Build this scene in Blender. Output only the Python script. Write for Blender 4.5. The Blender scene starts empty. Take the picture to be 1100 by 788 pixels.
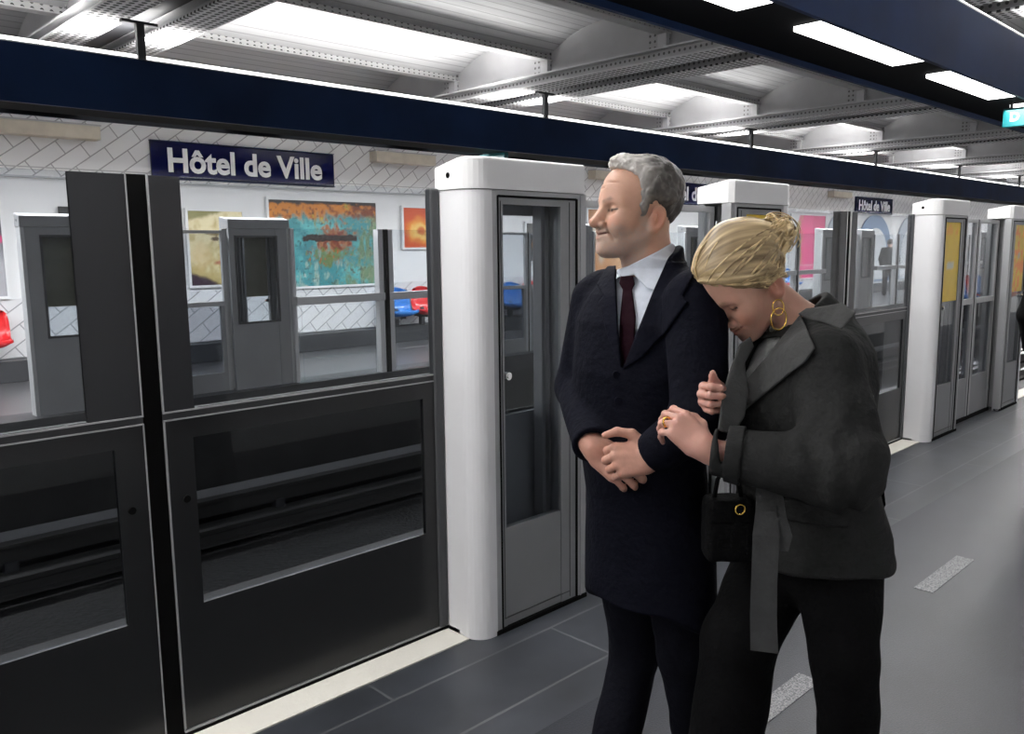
import bpy, bmesh, math, random
import numpy as np
from mathutils import Vector, Matrix
random.seed(7)
PI = math.pi
COL = bpy.context.scene.collection
scene = bpy.context.scene

# ------------------------------------------------------------------ camera
FOC, YAW, PIT, ROL, CAMZ = 899.3, .80104, .14024, -.01106, 1.58
_c, _s = math.cos(YAW), math.sin(YAW)
_F = np.array([_c, _s, 0.]); _R = np.array([_s, -_c, 0.]); _U = np.array([0., 0., 1.])
FW = _F*math.cos(PIT) - _U*math.sin(PIT)
_U2 = _U*math.cos(PIT) + _F*math.sin(PIT)
RT = _R*math.cos(ROL) + _U2*math.sin(ROL)
UP = -_R*math.sin(ROL) + _U2*math.cos(ROL)
CAM = np.array([0., 0., CAMZ])
cd = bpy.data.cameras.new('camera')
cd.sensor_width = 36.0
cd.lens = FOC/1100*36
cd.clip_start = .05; cd.clip_end = 200
cam = bpy.data.objects.new('camera', cd); COL.objects.link(cam)
M4 = Matrix(((RT[0], UP[0], -FW[0], 0), (RT[1], UP[1], -FW[1], 0), (RT[2], UP[2], -FW[2], CAMZ), (0, 0, 0, 1)))
cam.matrix_world = M4
scene.camera = cam
vs = scene.view_settings
vs.view_transform = 'Standard'; vs.look = 'None'; vs.exposure = 0; vs.gamma = 1; vs.use_curve_mapping = False
scene.cycles.transparent_max_bounces = 48

def ray(x, y): return FW + RT*(x-550)/FOC - UP*(y-394)/FOC
def at(x, y, Y): d = ray(x, y); return CAM + d*(Y/d[1])          # the point of a sight line on the plane at that Y
def atd(x, y, w): return CAM + ray(x, y)*w
def proj(p):
    q = p - CAM; w = q@FW
    return 550 + FOC*(q@RT)/w, 394 - FOC*(q@UP)/w, w

# ------------------------------------------------------------------ materials
def _nt(name):
    m = bpy.data.materials.new(name); m.use_nodes = True
    n = m.node_tree.nodes; l = m.node_tree.links
    return m, n, l, n['Principled BSDF']
def mat(name, col, rough=.5, metal=0., bump=0., bscale=60., var=0., vscale=8., spec=.5, stretch=None):
    m, n, l, b = _nt(name)
    b.inputs['Base Color'].default_value = (*col, 1); b.inputs['Roughness'].default_value = rough
    b.inputs['Metallic'].default_value = metal; b.inputs['Specular IOR Level'].default_value = spec
    tc = n.new('ShaderNodeTexCoord'); vec = tc.outputs['Object']
    if stretch:
        mp = n.new('ShaderNodeMapping'); mp.inputs['Scale'].default_value = stretch
        l.new(vec, mp.inputs['Vector']); vec = mp.outputs['Vector']
    if var:
        t = n.new('ShaderNodeTexNoise'); t.inputs['Scale'].default_value = vscale; t.inputs['Detail'].default_value = 5
        l.new(vec, t.inputs['Vector'])
        r = n.new('ShaderNodeValToRGB')
        r.color_ramp.elements[0].position = .3; r.color_ramp.elements[1].position = .7
        r.color_ramp.elements[0].color = (*[max(0, c*(1-var)) for c in col], 1)
        r.color_ramp.elements[1].color = (*[min(1, c*(1+var)) for c in col], 1)
        l.new(t.outputs['Fac'], r.inputs['Fac']); l.new(r.outputs['Color'], b.inputs['Base Color'])
    if bump:
        t2 = n.new('ShaderNodeTexNoise'); t2.inputs['Scale'].default_value = bscale; t2.inputs['Detail'].default_value = 4
        l.new(vec, t2.inputs['Vector'])
        bp = n.new('ShaderNodeBump'); bp.inputs['Strength'].default_value = bump; bp.inputs['Distance'].default_value = .02
        l.new(t2.outputs['Fac'], bp.inputs['Height']); l.new(bp.outputs['Normal'], b.inputs['Normal'])
    return m
def emit(name, col, k):
    m, n, l, b = _nt(name)
    b.inputs['Base Color'].default_value = (.9, .9, .9, 1)
    b.inputs['Emission Color'].default_value = (*col, 1); b.inputs['Emission Strength'].default_value = k
    return m
def glass(name, tint, refl=.04):
    m = bpy.data.materials.new(name); m.use_nodes = True
    n = m.node_tree.nodes; l = m.node_tree.links; n.clear()
    o = n.new('ShaderNodeOutputMaterial'); mx = n.new('ShaderNodeMixShader')
    t = n.new('ShaderNodeBsdfTransparent'); g = n.new('ShaderNodeBsdfGlossy'); lw = n.new('ShaderNodeLayerWeight'); lw.inputs['Blend'].default_value = .5
    pw = n.new('ShaderNodeMath'); pw.operation = 'POWER'; pw.inputs[1].default_value = 5; l.new(lw.outputs['Facing'], pw.inputs[0])
    f = n.new('ShaderNodeMath'); f.operation = 'MULTIPLY_ADD'; f.inputs[1].default_value = .9; f.inputs[2].default_value = refl*.4; l.new(pw.outputs[0], f.inputs[0])
    t.inputs['Color'].default_value = (*tint, 1)
    g.inputs['Roughness'].default_value = .01
    l.new(f.outputs[0], mx.inputs['Fac']); l.new(t.outputs['BSDF'], mx.inputs[1]); l.new(g.outputs['BSDF'], mx.inputs[2])
    l.new(mx.outputs['Shader'], o.inputs['Surface'])
    return m
def vcol(name, rough=.5, bump=0, bscale=200., spec=.4, sss=0.):
    m, n, l, b = _nt(name)
    a = n.new('ShaderNodeVertexColor'); a.layer_name = 'Col'
    l.new(a.outputs['Color'], b.inputs['Base Color']); b.inputs['Roughness'].default_value = rough
    b.inputs['Specular IOR Level'].default_value = spec
    if sss:
        b.inputs['Subsurface Weight'].default_value = sss
        b.inputs['Subsurface Radius'].default_value = (.012, .004, .002); b.inputs['Subsurface Scale'].default_value = .6
    if bump:
        tc = n.new('ShaderNodeTexCoord'); t2 = n.new('ShaderNodeTexNoise'); t2.inputs['Scale'].default_value = bscale
        l.new(tc.outputs['Object'], t2.inputs['Vector'])
        bp = n.new('ShaderNodeBump'); bp.inputs['Strength'].default_value = bump; bp.inputs['Distance'].default_value = .004
        l.new(t2.outputs['Fac'], bp.inputs['Height']); l.new(bp.outputs['Normal'], b.inputs['Normal'])
    return m
def tile_mat(name, c1, c2, mortar, w, h, ms, rot, rough, axes='xz', bump=.3, var=0.):
    m, n, l, b = _nt(name)
    tc = n.new('ShaderNodeTexCoord'); sp = n.new('ShaderNodeSeparateXYZ'); cb = n.new('ShaderNodeCombineXYZ')
    l.new(tc.outputs['Object'], sp.inputs['Vector'])
    l.new(sp.outputs[axes[0].upper()], cb.inputs['X']); l.new(sp.outputs[axes[1].upper()], cb.inputs['Y'])
    mp = n.new('ShaderNodeMapping'); mp.inputs['Rotation'].default_value = (0, 0, rot)
    l.new(cb.outputs['Vector'], mp.inputs['Vector'])
    br = n.new('ShaderNodeTexBrick'); br.inputs['Scale'].default_value = 1
    br.inputs['Color1'].default_value = (*c1, 1); br.inputs['Color2'].default_value = (*c2, 1); br.inputs['Mortar'].default_value = (*mortar, 1)
    br.inputs['Brick Width'].default_value = w; br.inputs['Row Height'].default_value = h; br.inputs['Mortar Size'].default_value = ms
    br.inputs['Mortar Smooth'].default_value = .1
    l.new(mp.outputs['Vector'], br.inputs['Vector'])
    out = br.outputs['Color']
    if var:
        t = n.new('ShaderNodeTexNoise'); t.inputs['Scale'].default_value = 3; t.inputs['Detail'].default_value = 8
        l.new(tc.outputs['Object'], t.inputs['Vector'])
        mr = n.new('ShaderNodeMapRange'); mr.inputs['From Min'].default_value = .3; mr.inputs['From Max'].default_value = .7
        mr.inputs['To Min'].default_value = 1-var; mr.inputs['To Max'].default_value = 1+var
        l.new(t.outputs['Fac'], mr.inputs['Value'])
        mx = n.new('ShaderNodeMix'); mx.data_type = 'RGBA'; mx.blend_type = 'MULTIPLY'; mx.inputs[0].default_value = 1
        l.new(out, mx.inputs[6]); l.new(mr.outputs['Result'], mx.inputs[7]); out = mx.outputs[2]
    l.new(out, b.inputs['Base Color']); b.inputs['Roughness'].default_value = rough
    bp = n.new('ShaderNodeBump'); bp.inputs['Strength'].default_value = bump; bp.inputs['Distance'].default_value = .01; bp.invert = True
    l.new(br.outputs['Fac'], bp.inputs['Height']); l.new(bp.outputs['Normal'], b.inputs['Normal'])
    return m
def rivet_mat(name, col, dark, pitch, r, axes):
    """painted steel with rows of small dark rivet holes, laid out on a grid in the object's own axes"""
    m, n, l, b = _nt(name)
    tc = n.new('ShaderNodeTexCoord'); sp = n.new('ShaderNodeSeparateXYZ'); l.new(tc.outputs['Object'], sp.inputs['Vector'])
    cell = []
    for ax, p_ in zip(axes, pitch):
        d = n.new('ShaderNodeMath'); d.operation = 'DIVIDE'; d.inputs[1].default_value = p_; l.new(sp.outputs[ax.upper()], d.inputs[0])
        f = n.new('ShaderNodeMath'); f.operation = 'FRACT'; l.new(d.outputs[0], f.inputs[0])
        s = n.new('ShaderNodeMath'); s.operation = 'SUBTRACT'; s.inputs[1].default_value = .5; l.new(f.outputs[0], s.inputs[0])
        k = n.new('ShaderNodeMath'); k.operation = 'MULTIPLY'; k.inputs[1].default_value = p_; l.new(s.outputs[0], k.inputs[0])
        q = n.new('ShaderNodeMath'); q.operation = 'POWER'; q.inputs[1].default_value = 2
        ab = n.new('ShaderNodeMath'); ab.operation = 'ABSOLUTE'; l.new(k.outputs[0], ab.inputs[0]); l.new(ab.outputs[0], q.inputs[0])
        cell.append(q)
    a = n.new('ShaderNodeMath'); a.operation = 'ADD'; l.new(cell[0].outputs[0], a.inputs[0]); l.new(cell[1].outputs[0], a.inputs[1])
    lt = n.new('ShaderNodeMath'); lt.operation = 'LESS_THAN'; lt.inputs[1].default_value = r*r; l.new(a.outputs[0], lt.inputs[0])
    mx = n.new('ShaderNodeMix'); mx.data_type = 'RGBA'; mx.inputs[6].default_value = (*col, 1); mx.inputs[7].default_value = (*dark, 1)
    l.new(lt.outputs[0], mx.inputs[0]); l.new(mx.outputs[2], b.inputs['Base Color']); b.inputs['Roughness'].default_value = .55
    return m

MT = {}
MT['white_paint'] = mat('white_paint', (.72, .72, .74), .35, var=.04, vscale=2)
MT['cap_white'] = mat('cap_white', (.70, .70, .71), .4, var=.03, vscale=3)
MT['cap_grey'] = mat('cap_grey', (.50, .50, .51), .4)
MT['grey_metal'] = mat('grey_metal', (.24, .245, .255), .42, .25, var=.05, vscale=3)
MT['grey_light'] = mat('grey_light', (.38, .385, .395), .4, .25)
MT['grey_panel'] = mat('grey_panel', (.21, .215, .225), .45, .1, var=.08, vscale=3)
MT['grey_dark'] = mat('grey_dark', (.035, .036, .04), .5)
MT['dark_panel'] = mat('dark_panel', (.014, .0145, .016), .28, spec=.35)
MT['post_dark'] = mat('post_dark', (.06, .062, .067), .5, spec=.25)
MT['frit'] = mat('frit', (.022, .023, .026), .3, spec=.35)
MT['rubber'] = mat('rubber', (.003, .003, .003), .9, spec=.1)
MT['edge'] = mat('edge', (.32, .32, .33), .35)
MT['chrome'] = mat('chrome', (.75, .75, .75), .2, 1.)
MT['glass_upper'] = glass('glass_upper', (.80, .82, .84))
MT['glass_lower'] = glass('glass_lower', (.55, .57, .60))
MT['glass_far'] = glass('glass_far', (.88, .90, .91))
MT['kerb'] = mat('kerb', (.62, .60, .55), .6, var=.05, vscale=6, bump=.1, bscale=80)
MT['navy'] = mat('navy', (.007, .019, .060), .5, var=.3, vscale=1.2, spec=.08)
MT['soffit'] = mat('soffit', (.006, .0065, .008), .9, spec=.05)
MT['steel_white'] = mat('steel_white', (.62, .62, .63), .5, var=.06, vscale=4)
MT['vault'] = tile_mat('vault', (.62, .62, .63), (.58, .58, .59), (.40, .40, .41), 60., .11, .008, 0, .6, 'xy', .3)
MT['tympanum'] = mat('tympanum', (.50, .50, .51), .6, var=.08, vscale=2)
MT['rivet_flange'] = rivet_mat('rivet_flange', (.60, .60, .61), (.02, .02, .02), (.075, .075), .025, 'xy')
MT['rivet_side'] = rivet_mat('rivet_side', (.50, .50, .51), (.13, .13, .13), (.07, .07), .016, 'yz')
MT['rivet_joist'] = rivet_mat('rivet_joist', (.52, .52, .52), (.05, .05, .05), (.09, .06), .018, 'xz')
MT['tube'] = emit('tube', (1, .99, .96), 3.0)
MT['panel_light'] = emit('panel_light', (1, 1, .98), 4.0)
MT['tile_wall'] = tile_mat('tile_wall', (.74, .74, .75), (.68, .68, .70), (.36, .36, .37), .46, .19, .008, math.radians(-36), .12, 'xz', .5)
MT['wall_white'] = mat('wall_white', (.78, .78, .79), .4, var=.02, vscale=1)
MT['plinth'] = mat('plinth', (.030, .031, .035), .5, var=.2, vscale=2)
MT['far_floor'] = mat('far_floor', (.075, .075, .08), .35, var=.1, vscale=2)
MT['slate'] = tile_mat('slate', (.020, .0225, .028), (.028, .031, .038), (.065, .067, .073), 1.62, .3275, .006, 0, .38, 'xy', .15, .35)
MT['sign_blue'] = mat('sign_blue', (.002, .003, .042), .12)
MT['sign_white'] = mat('sign_white', (.85, .85, .87), .3)
MT['teal'] = mat('teal', (.0, .12, .135), .35)
MT['yellow'] = mat('yellow', (.72, .50, .01), .45, var=.25, vscale=5)
MT['sticker_back'] = mat('sticker_back', (.40, .34, .22), .6, var=.15, vscale=8)
MT['beige'] = mat('beige', (.52, .47, .39), .6, var=.12, vscale=5)
MT['blue_plastic'] = mat('blue_plastic', (.03, .20, .62), .2)
MT['red_plastic'] = mat('red_plastic', (.68, .02, .025), .2)
MT['orange_plastic'] = mat('orange_plastic', (.70, .22, .12), .2)
MT['black_frame'] = mat('black_frame', (.03, .03, .03), .5)
MT['print'] = vcol('print', .35)
MT['ballast'] = mat('ballast', (.018, .017, .016), .9, bump=1., bscale=25, var=.5, vscale=20)
MT['concrete'] = mat('concrete', (.028, .0275, .027), .8, var=.25, vscale=3)
MT['rail_steel'] = mat('rail_steel', (.07, .068, .066), .4, .6)
MT['pit_wood'] = mat('pit_wood', (.06, .052, .045), .8, var=.3, vscale=4)
def floor_material():
    m, n, l, b = _nt('asphalt')
    tc = n.new('ShaderNodeTexCoord')
    big = n.new('ShaderNodeTexNoise'); big.inputs['Scale'].default_value = 1.3; big.inputs['Detail'].default_value = 6; big.inputs['Roughness'].default_value = .6
    fine = n.new('ShaderNodeTexNoise'); fine.inputs['Scale'].default_value = 160; fine.inputs['Detail'].default_value = 2
    for t in (big, fine): l.new(tc.outputs['Object'], t.inputs['Vector'])
    r = n.new('ShaderNodeValToRGB'); r.color_ramp.elements[0].position = .32; r.color_ramp.elements[1].position = .70
    r.color_ramp.elements[0].color = (.0115, .0130, .0185, 1); r.color_ramp.elements[1].color = (.023, .0255, .0345, 1)
    l.new(big.outputs['Fac'], r.inputs['Fac'])
    mr = n.new('ShaderNodeMapRange'); mr.inputs['From Min'].default_value = .3; mr.inputs['From Max'].default_value = .7
    mr.inputs['To Min'].default_value = .7; mr.inputs['To Max'].default_value = 1.3
    l.new(fine.outputs['Fac'], mr.inputs['Value'])
    mx = n.new('ShaderNodeMix'); mx.data_type = 'RGBA'; mx.blend_type = 'MULTIPLY'; mx.inputs[0].default_value = 1
    l.new(r.outputs['Color'], mx.inputs[6]); l.new(mr.outputs['Result'], mx.inputs[7]); l.new(mx.outputs[2], b.inputs['Base Color'])
    b.inputs['Roughness'].default_value = .42; b.inputs['Specular IOR Level'].default_value = .38
    bp = n.new('ShaderNodeBump'); bp.inputs['Strength'].default_value = .25; bp.inputs['Distance'].default_value = .004
    l.new(fine.outputs['Fac'], bp.inputs['Height']); l.new(bp.outputs['Normal'], b.inputs['Normal'])
    return m
MT['asphalt'] = floor_material()
def dash_material():
    m, n, l, b = _nt('worn_paint')
    tc = n.new('ShaderNodeTexCoord'); t = n.new('ShaderNodeTexNoise'); t.inputs['Scale'].default_value = 190; t.inputs['Detail'].default_value = 3
    l.new(tc.outputs['Object'], t.inputs['Vector'])
    r = n.new('ShaderNodeValToRGB'); r.color_ramp.elements[0].position = .44; r.color_ramp.elements[1].position = .54
    r.color_ramp.elements[0].color = (.06, .062, .068, 1); r.color_ramp.elements[1].color = (.19, .19, .20, 1)
    l.new(t.outputs['Fac'], r.inputs['Fac']); l.new(r.outputs['Color'], b.inputs['Base Color']); b.inputs['Roughness'].default_value = .6
    return m
MT['dash'] = dash_material()

# ------------------------------------------------------------------ mesh helpers
class MB:
    def __init__(s): s.bm = bmesh.new()
    def box(s, x0, x1, y0, y1, z0, z1, bev=0.):
        r = bmesh.ops.create_cube(s.bm, size=1)
        for v in r['verts']:
            v.co = Vector(((x0+x1)/2+v.co.x*(x1-x0), (y0+y1)/2+v.co.y*(y1-y0), (z0+z1)/2+v.co.z*(z1-z0)))
        if bev:
            es = list({e for v in r['verts'] for e in v.link_edges})
            bmesh.ops.bevel(s.bm, geom=es, offset=bev, segments=2, affect='EDGES', profile=.5)
        return s
    def prism(s, pts, z0, z1, axis='z'):
        """polygon in two axes, extruded along the third"""
        f = {'z': lambda a, b, c: (a, b, c), 'y': lambda a, b, c: (a, c, b), 'x': lambda a, b, c: (c, a, b)}[axis]
        A = [s.bm.verts.new(f(a, b, z0)) for a, b in pts]; B = [s.bm.verts.new(f(a, b, z1)) for a, b in pts]
        n = len(pts)
        fs = [s.bm.faces.new(A[::-1]), s.bm.faces.new(B)] + [s.bm.faces.new((A[i], A[(i+1) % n], B[(i+1) % n], B[i])) for i in range(n)]
        bmesh.ops.recalc_face_normals(s.bm, faces=fs)
        return s
    def cyl(s, a, b, r, seg=12, r2=None):
        a = Vector(a); b = Vector(b); d = b-a
        M = Matrix.Translation((a+b)/2) @ d.to_track_quat('Z', 'Y').to_matrix().to_4x4()
        bmesh.ops.create_cone(s.bm, cap_ends=True, segments=seg, radius1=r, radius2=r if r2 is None else r2, depth=d.length, matrix=M)
        return s
    def tube(s, pts, r, seg=8, closed=False):
        pts = [Vector(p) for p in pts]; n = len(pts); rings = []
        up = Vector((.3, .2, 1)).normalized()
        for i, p in enumerate(pts):
            if closed: t = pts[(i+1) % n]-pts[i-1]
            else: t = pts[min(i+1, n-1)]-pts[max(i-1, 0)]
            t.normalize(); u = up.cross(t)
            if u.length < 1e-3: u = Vector((1, 0, 0)).cross(t)
            u.normalize(); v = t.cross(u)
            rr = r(i/(n-1)) if callable(r) else r
            rings.append([s.bm.verts.new(p+rr*(math.cos(2*PI*k/seg)*u+math.sin(2*PI*k/seg)*v)) for k in range(seg)])
        for i in range(n if closed else n-1):
            A, B = rings[i], rings[(i+1) % n]
            for k in range(seg): s.bm.faces.new((A[k], A[(k+1) % seg], B[(k+1) % seg], B[k]))
        if not closed:
            s.bm.faces.new(rings[0][::-1]); s.bm.faces.new(rings[-1])
        return s
    def build(s, name, m, parent=None, smooth=False, loc=None):
        me = bpy.data.meshes.new(name); s.bm.to_mesh(me); s.bm.free()
        return link(name, me, m, parent, smooth, loc)
def link(name, me, m, parent=None, smooth=False, loc=None):
    if m is not None: me.materials.append(m)
    if smooth:
        for p in me.polygons: p.use_smooth = True
    o = bpy.data.objects.new(name, me); COL.objects.link(o)
    if parent: o.parent = parent
    if loc is not None: o.location = loc
    return o
def tag(o, label=None, cat=None, group=None, kind=None):
    if label: o['label'] = label
    if cat: o['category'] = cat
    if group: o['group'] = group
    if kind: o['kind'] = kind
    return o
def empty(name, loc, rz=0., label=None, cat=None, group=None):
    o = bpy.data.objects.new(name, None); COL.objects.link(o); o.location = loc; o.rotation_euler = (0, 0, rz)
    o.empty_display_size = .1
    return tag(o, label, cat, group)
def copy_tree(o, parent=None):
    c = o.copy(); COL.objects.link(c); c.parent = parent
    for ch in list(o.children): copy_tree(ch, c)
    return c
def struct(name, mb, m, smooth=False, label=None):
    return tag(mb.build(name, m, None, smooth), label, kind='structure')
def art(name, w, h, nx, nz, fn, parent=None, m=None):
    """a flat printed sheet in the local XZ plane facing -Y, coloured by fn(u, v)"""
    xs = np.linspace(0, 1, nx); zs = np.linspace(0, 1, nz); U, V = np.meshgrid(xs, zs)
    co = np.stack([(U-.5)*w, U*0, V*h], -1).reshape(-1, 3)
    idx = np.arange(nx*nz).reshape(nz, nx)
    F = np.stack([idx[:-1, :-1], idx[:-1, 1:], idx[1:, 1:], idx[1:, :-1]], -1).reshape(-1, 4)
    me = bpy.data.meshes.new(name); me.from_pydata(co.tolist(), [], F.tolist())
    c = fn(U, V).reshape(-1, 3); ca = me.color_attributes.new('Col', 'FLOAT_COLOR', 'POINT')
    ca.data.foreach_set('color', np.concatenate([c, np.ones((len(c), 1))], 1).astype(np.float32).ravel())
    return link(name, me, m or MT['print'], parent)
def vnoise(P, seed=0):
    """smooth value noise in -1..1 for an (N,3) array"""
    P = np.asarray(P, np.float64); i = np.floor(P).astype(np.int64); f = P-i; f = f*f*(3-2*f)
    def h(a):
        n = (a[:, 0]*374761393 + a[:, 1]*668265263 + a[:, 2]*2147483647 + seed*974711) & 0x7fffffff
        n = ((n ^ (n >> 13))*1274126177) & 0x7fffffff
        return ((n ^ (n >> 16)) & 0xffff)/32767.5-1
    r = 0
    for dx in (0, 1):
        for dy in (0, 1):
            for dz in (0, 1):
                w = (f[:, 0] if dx else 1-f[:, 0])*(f[:, 1] if dy else 1-f[:, 1])*(f[:, 2] if dz else 1-f[:, 2])
                r = r+w*h(i+np.array([dx, dy, dz]))
    return r
def noise2(U, V, s, seed=0, oct=4):
    sh = U.shape; r = 0; a = 1.; tot = 0
    for o in range(oct):
        r = r+a*vnoise(np.stack([U.ravel()*s, V.ravel()*s, U.ravel()*0+.37*o], -1), seed+o); tot += a; a *= .55; s *= 2.1
    return (r/tot).reshape(sh)

# ------------------------------------------------------------------ the hall
XL, XR = -6., 48.
MID = 5.5                                            # centre line between the two tracks; the hall mirrors about it
NEAR_WALL, FAR_WALL = -1., 12.
struct('floor', MB().box(XL, XR, NEAR_WALL, 1.795, -.3, 0), MT['asphalt'])
struct('floor_slate_band', MB().box(XL, XR, 1.795, 2.45, -.3, 0), MT['slate'])
struct('floor_platform_edge', MB().box(XL, XR, 2.45, 2.78, -.3, -.002), MT['grey_dark'])
struct('platform_wall_near', MB().box(XL, XR, 2.6, 2.78, -1.15, -.3), MT['concrete'])
struct('floor_far', MB().box(XL, XR, 8.15, FAR_WALL, -.3, 0), MT['far_floor'])
struct('platform_wall_far', MB().box(XL, XR, 7.78, 8.15, -1.15, 0), MT['concrete'])
struct('track_bed', MB().box(XL, XR, 2.7, 7.9, -1.35, -1.15), MT['ballast'])
for k, (x0, x1) in enumerate(((-.20, 2.12), (4.60, 6.94), (9.42, 11.76))):
    struct('trim_%d' % (k+1), MB().box(x0, x1-.002, 2.452, 2.60, -.002, .006, .002), MT['kerb'], label='cream kerb strip along the foot of the fixed screen panels')
struct('wall_far', MB().box(XL, XR, FAR_WALL, FAR_WALL+.2, -.3, 4.9), MT['wall_white'])
struct('wall_tile_lower', MB().box(XL, XR, FAR_WALL-.02, FAR_WALL, .28, 1.02), MT['tile_wall'])
struct('wall_tile_upper', MB().box(XL, XR, FAR_WALL-.03, FAR_WALL, 2.54, 4.9), MT['tile_wall'])
struct('baseboard_far', MB().box(XL, XR, FAR_WALL-.30, FAR_WALL, 0, .27, .01), MT['plinth'])
struct('trim_4', MB().box(XL, XR, FAR_WALL-.06, FAR_WALL-.03, 2.535, 2.56).box(XL, XR, FAR_WALL-.045, FAR_WALL-.03, 2.66, 2.675), MT['grey_light'])
struct('wall_near', MB().box(XL, XR, NEAR_WALL-.2, NEAR_WALL, -.3, 4.9), MT['wall_white'])
struct('wall_left', MB().box(XL-.2, XL, NEAR_WALL, FAR_WALL, -1.3, 4.9), MT['wall_white'])
struct('wall_right', MB().box(XR, XR+.2, NEAR_WALL, FAR_WALL, -1.3, 4.9), MT['wall_white'])

# ceiling: brick jack arches between joists, carried by double riveted girders
JY = [-1.5, .38, 2.26, 4.14, 6.02, 7.90, 9.78, 11.66, 13.54]
SPRING, RISE = 4.10, .27
bm = MB()
prof = []
for a, b in zip(JY[:-1], JY[1:]):
    for k in range(11):
        t = k/10; prof.append((a+(b-a)*t, SPRING+RISE*4*t*(1-t)))
top = [(y, 4.75) for y in (prof[-1][0], prof[0][0])]
prv = None
for y, z in prof:
    A = bm.bm.verts.new((XL, y, z)); B = bm.bm.verts.new((XR, y, z))
    if prv and (prv[0].co - A.co).length > 1e-5: bm.bm.faces.new((prv[0], prv[1], B, A))
    prv = (A, B)
bm.box(XL, XR, JY[0], JY[-1], 4.62, 4.8)
struct('ceiling', bm, MT['vault'], smooth=False)
GX = [-2.12+5.327*k for k in range(0, 10)]
def girder(xc, k):
    g = tag(empty('ceiling_girder', (xc, MID, 3.65)), 'white riveted double girder spanning the tracks', kind='structure')
    for s in (-1, 1):
        x0, x1 = (s*.17, s*.535) if s > 0 else (-.535, -.17)
        MB().box(x0, x1, -6.5, 6.5, 0, .018).build('flange', MT['rivet_flange'], g)
        xm = (x0+x1)/2
        MB().box(xm-.02, xm+.02, -6.5, 6.5, .018, .16).build('web', MT['rivet_side'], g)
        MB().box(x0+.06, x1-.06, -6.5, 6.5, .14, .16).build('top_flange', MT['steel_white'], g)
    w = MB()                                            # wall above, filling up to the arches
    pts = [(-6.5, .14)] + [(6.5, .14)]
    arc = [(y-MID, z-3.65+.02) for y, z in prof if abs(y-MID) < 6.5][::-1]
    w.prism(pts+arc, -.14, .14, 'x').build('tympanum', MT['tympanum'], g)
    MB().box(-.165, .165, -6.5, 6.5, .105, .125).build('gap_shade', MT['grey_dark'], g)  # added dark strip standing in for the deep shade between the flanges
    p = MB()                                            # rivet plates standing beside each joist
    for y in JY[1:-1]:
        for s in (-1, 1):
            p.box(s*.15-.015, s*.15+.015, y-MID-.05, y-MID+.24, .16, .52)
    p.build('gusset', MT['rivet_side'], g)
    return g
for k, x in enumerate(GX): girder(x, k)
for y in JY[1:-1]:
    j = struct('ceiling_joist', MB().box(XL, XR, y-.075, y+.075, 4.02, 4.035).box(XL, XR, y-.012, y+.012, 4.03, 4.2).box(XL, XR, y-.05, y+.05, 4.14, 4.155), MT['rivet_joist'])
    c = MB()
    for x in GX:
        for s in (-1, 1): c.box(x+s*.2-.03, x+s*.2+.03, y-.06, y+.06, 3.79, 4.02)
    c.build('joist_post', MT['steel_white'], j)

# hanging light beams: blue casing, light panels beneath, tubes on top
def light_beam(y0, y1, near, label):
    b = empty('lighting_beam', (0, (y0+y1)/2, 2.83), 0, label, 'lighting beam')
    h = (y1-y0)/2; s = 1 if near else -1               # s=+1: the track side is +y
    face = MB()
    for yy in (-h, h-.03): face.box(XL+.05, XR-.05, yy, yy+.03, 0, .48)
    face.build('casing', MT['navy'], b)
    yp = -s*(h-.16)
    so = MB().box(XL+.05, XR-.05, -h+.03, h-.03, .060, .090)
    if near: so.box(XL+.05, XR-.05, -h+.03, h-.03, .04, .06)
    else: so.box(XL+.05, XR-.05, -h+.03, yp-.12, .0, .06).box(XL+.05, XR-.05, yp+.12, h-.03, .0, .06)
    so.build('soffit', MT['soffit'], b)
    yp = -s*(h-.16)
    for k in range(26):
        x0 = 4.85+2.1*(k-5)
        if not (XL+.2 < x0 < XR-2): continue
        MB().box(x0-1.46+1.46, x0+1.46, yp-.115, yp+.115, .012 if near else .040, .045 if near else .060, .004).build('light_panel', MT['panel_light'], b)
    lip = MB(); yl = -s*(h-.05) if near else -h+.05
    lip.box(XL+.05, XR-.05, yl-.05, yl+.05, .48, .492)
    lip.build('top_ledge', MT['steel_white'], b)
    t = MB(); x = XL+.3
    while x < XR-1.6:
        t.cyl((x, yl, .515), (x+1.585, yl, .515), .018, 8); x += 1.6
    t.build('fluorescent_tube', MT['tube'], b)
    for gx in GX:
        r = MB(); gx = gx-.08
        r.box(gx-.035, gx+.035, -h+.0 if not near else h-.05, -h+.05 if not near else h, .48, .80)
        r.box(gx-.16, gx+.16, -h-.0 if not near else h-.06, -h+.06 if not near else h, .795, .82)
        r.build('hanger', MT['grey_dark'], b)
    return b
light_beam(2.29, 3.0, True, 'dark blue light beam with square white panels above the platform, top right')
light_beam(8.0, 8.71, False, 'long dark navy light beam hanging across the tracks behind the heads')

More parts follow.
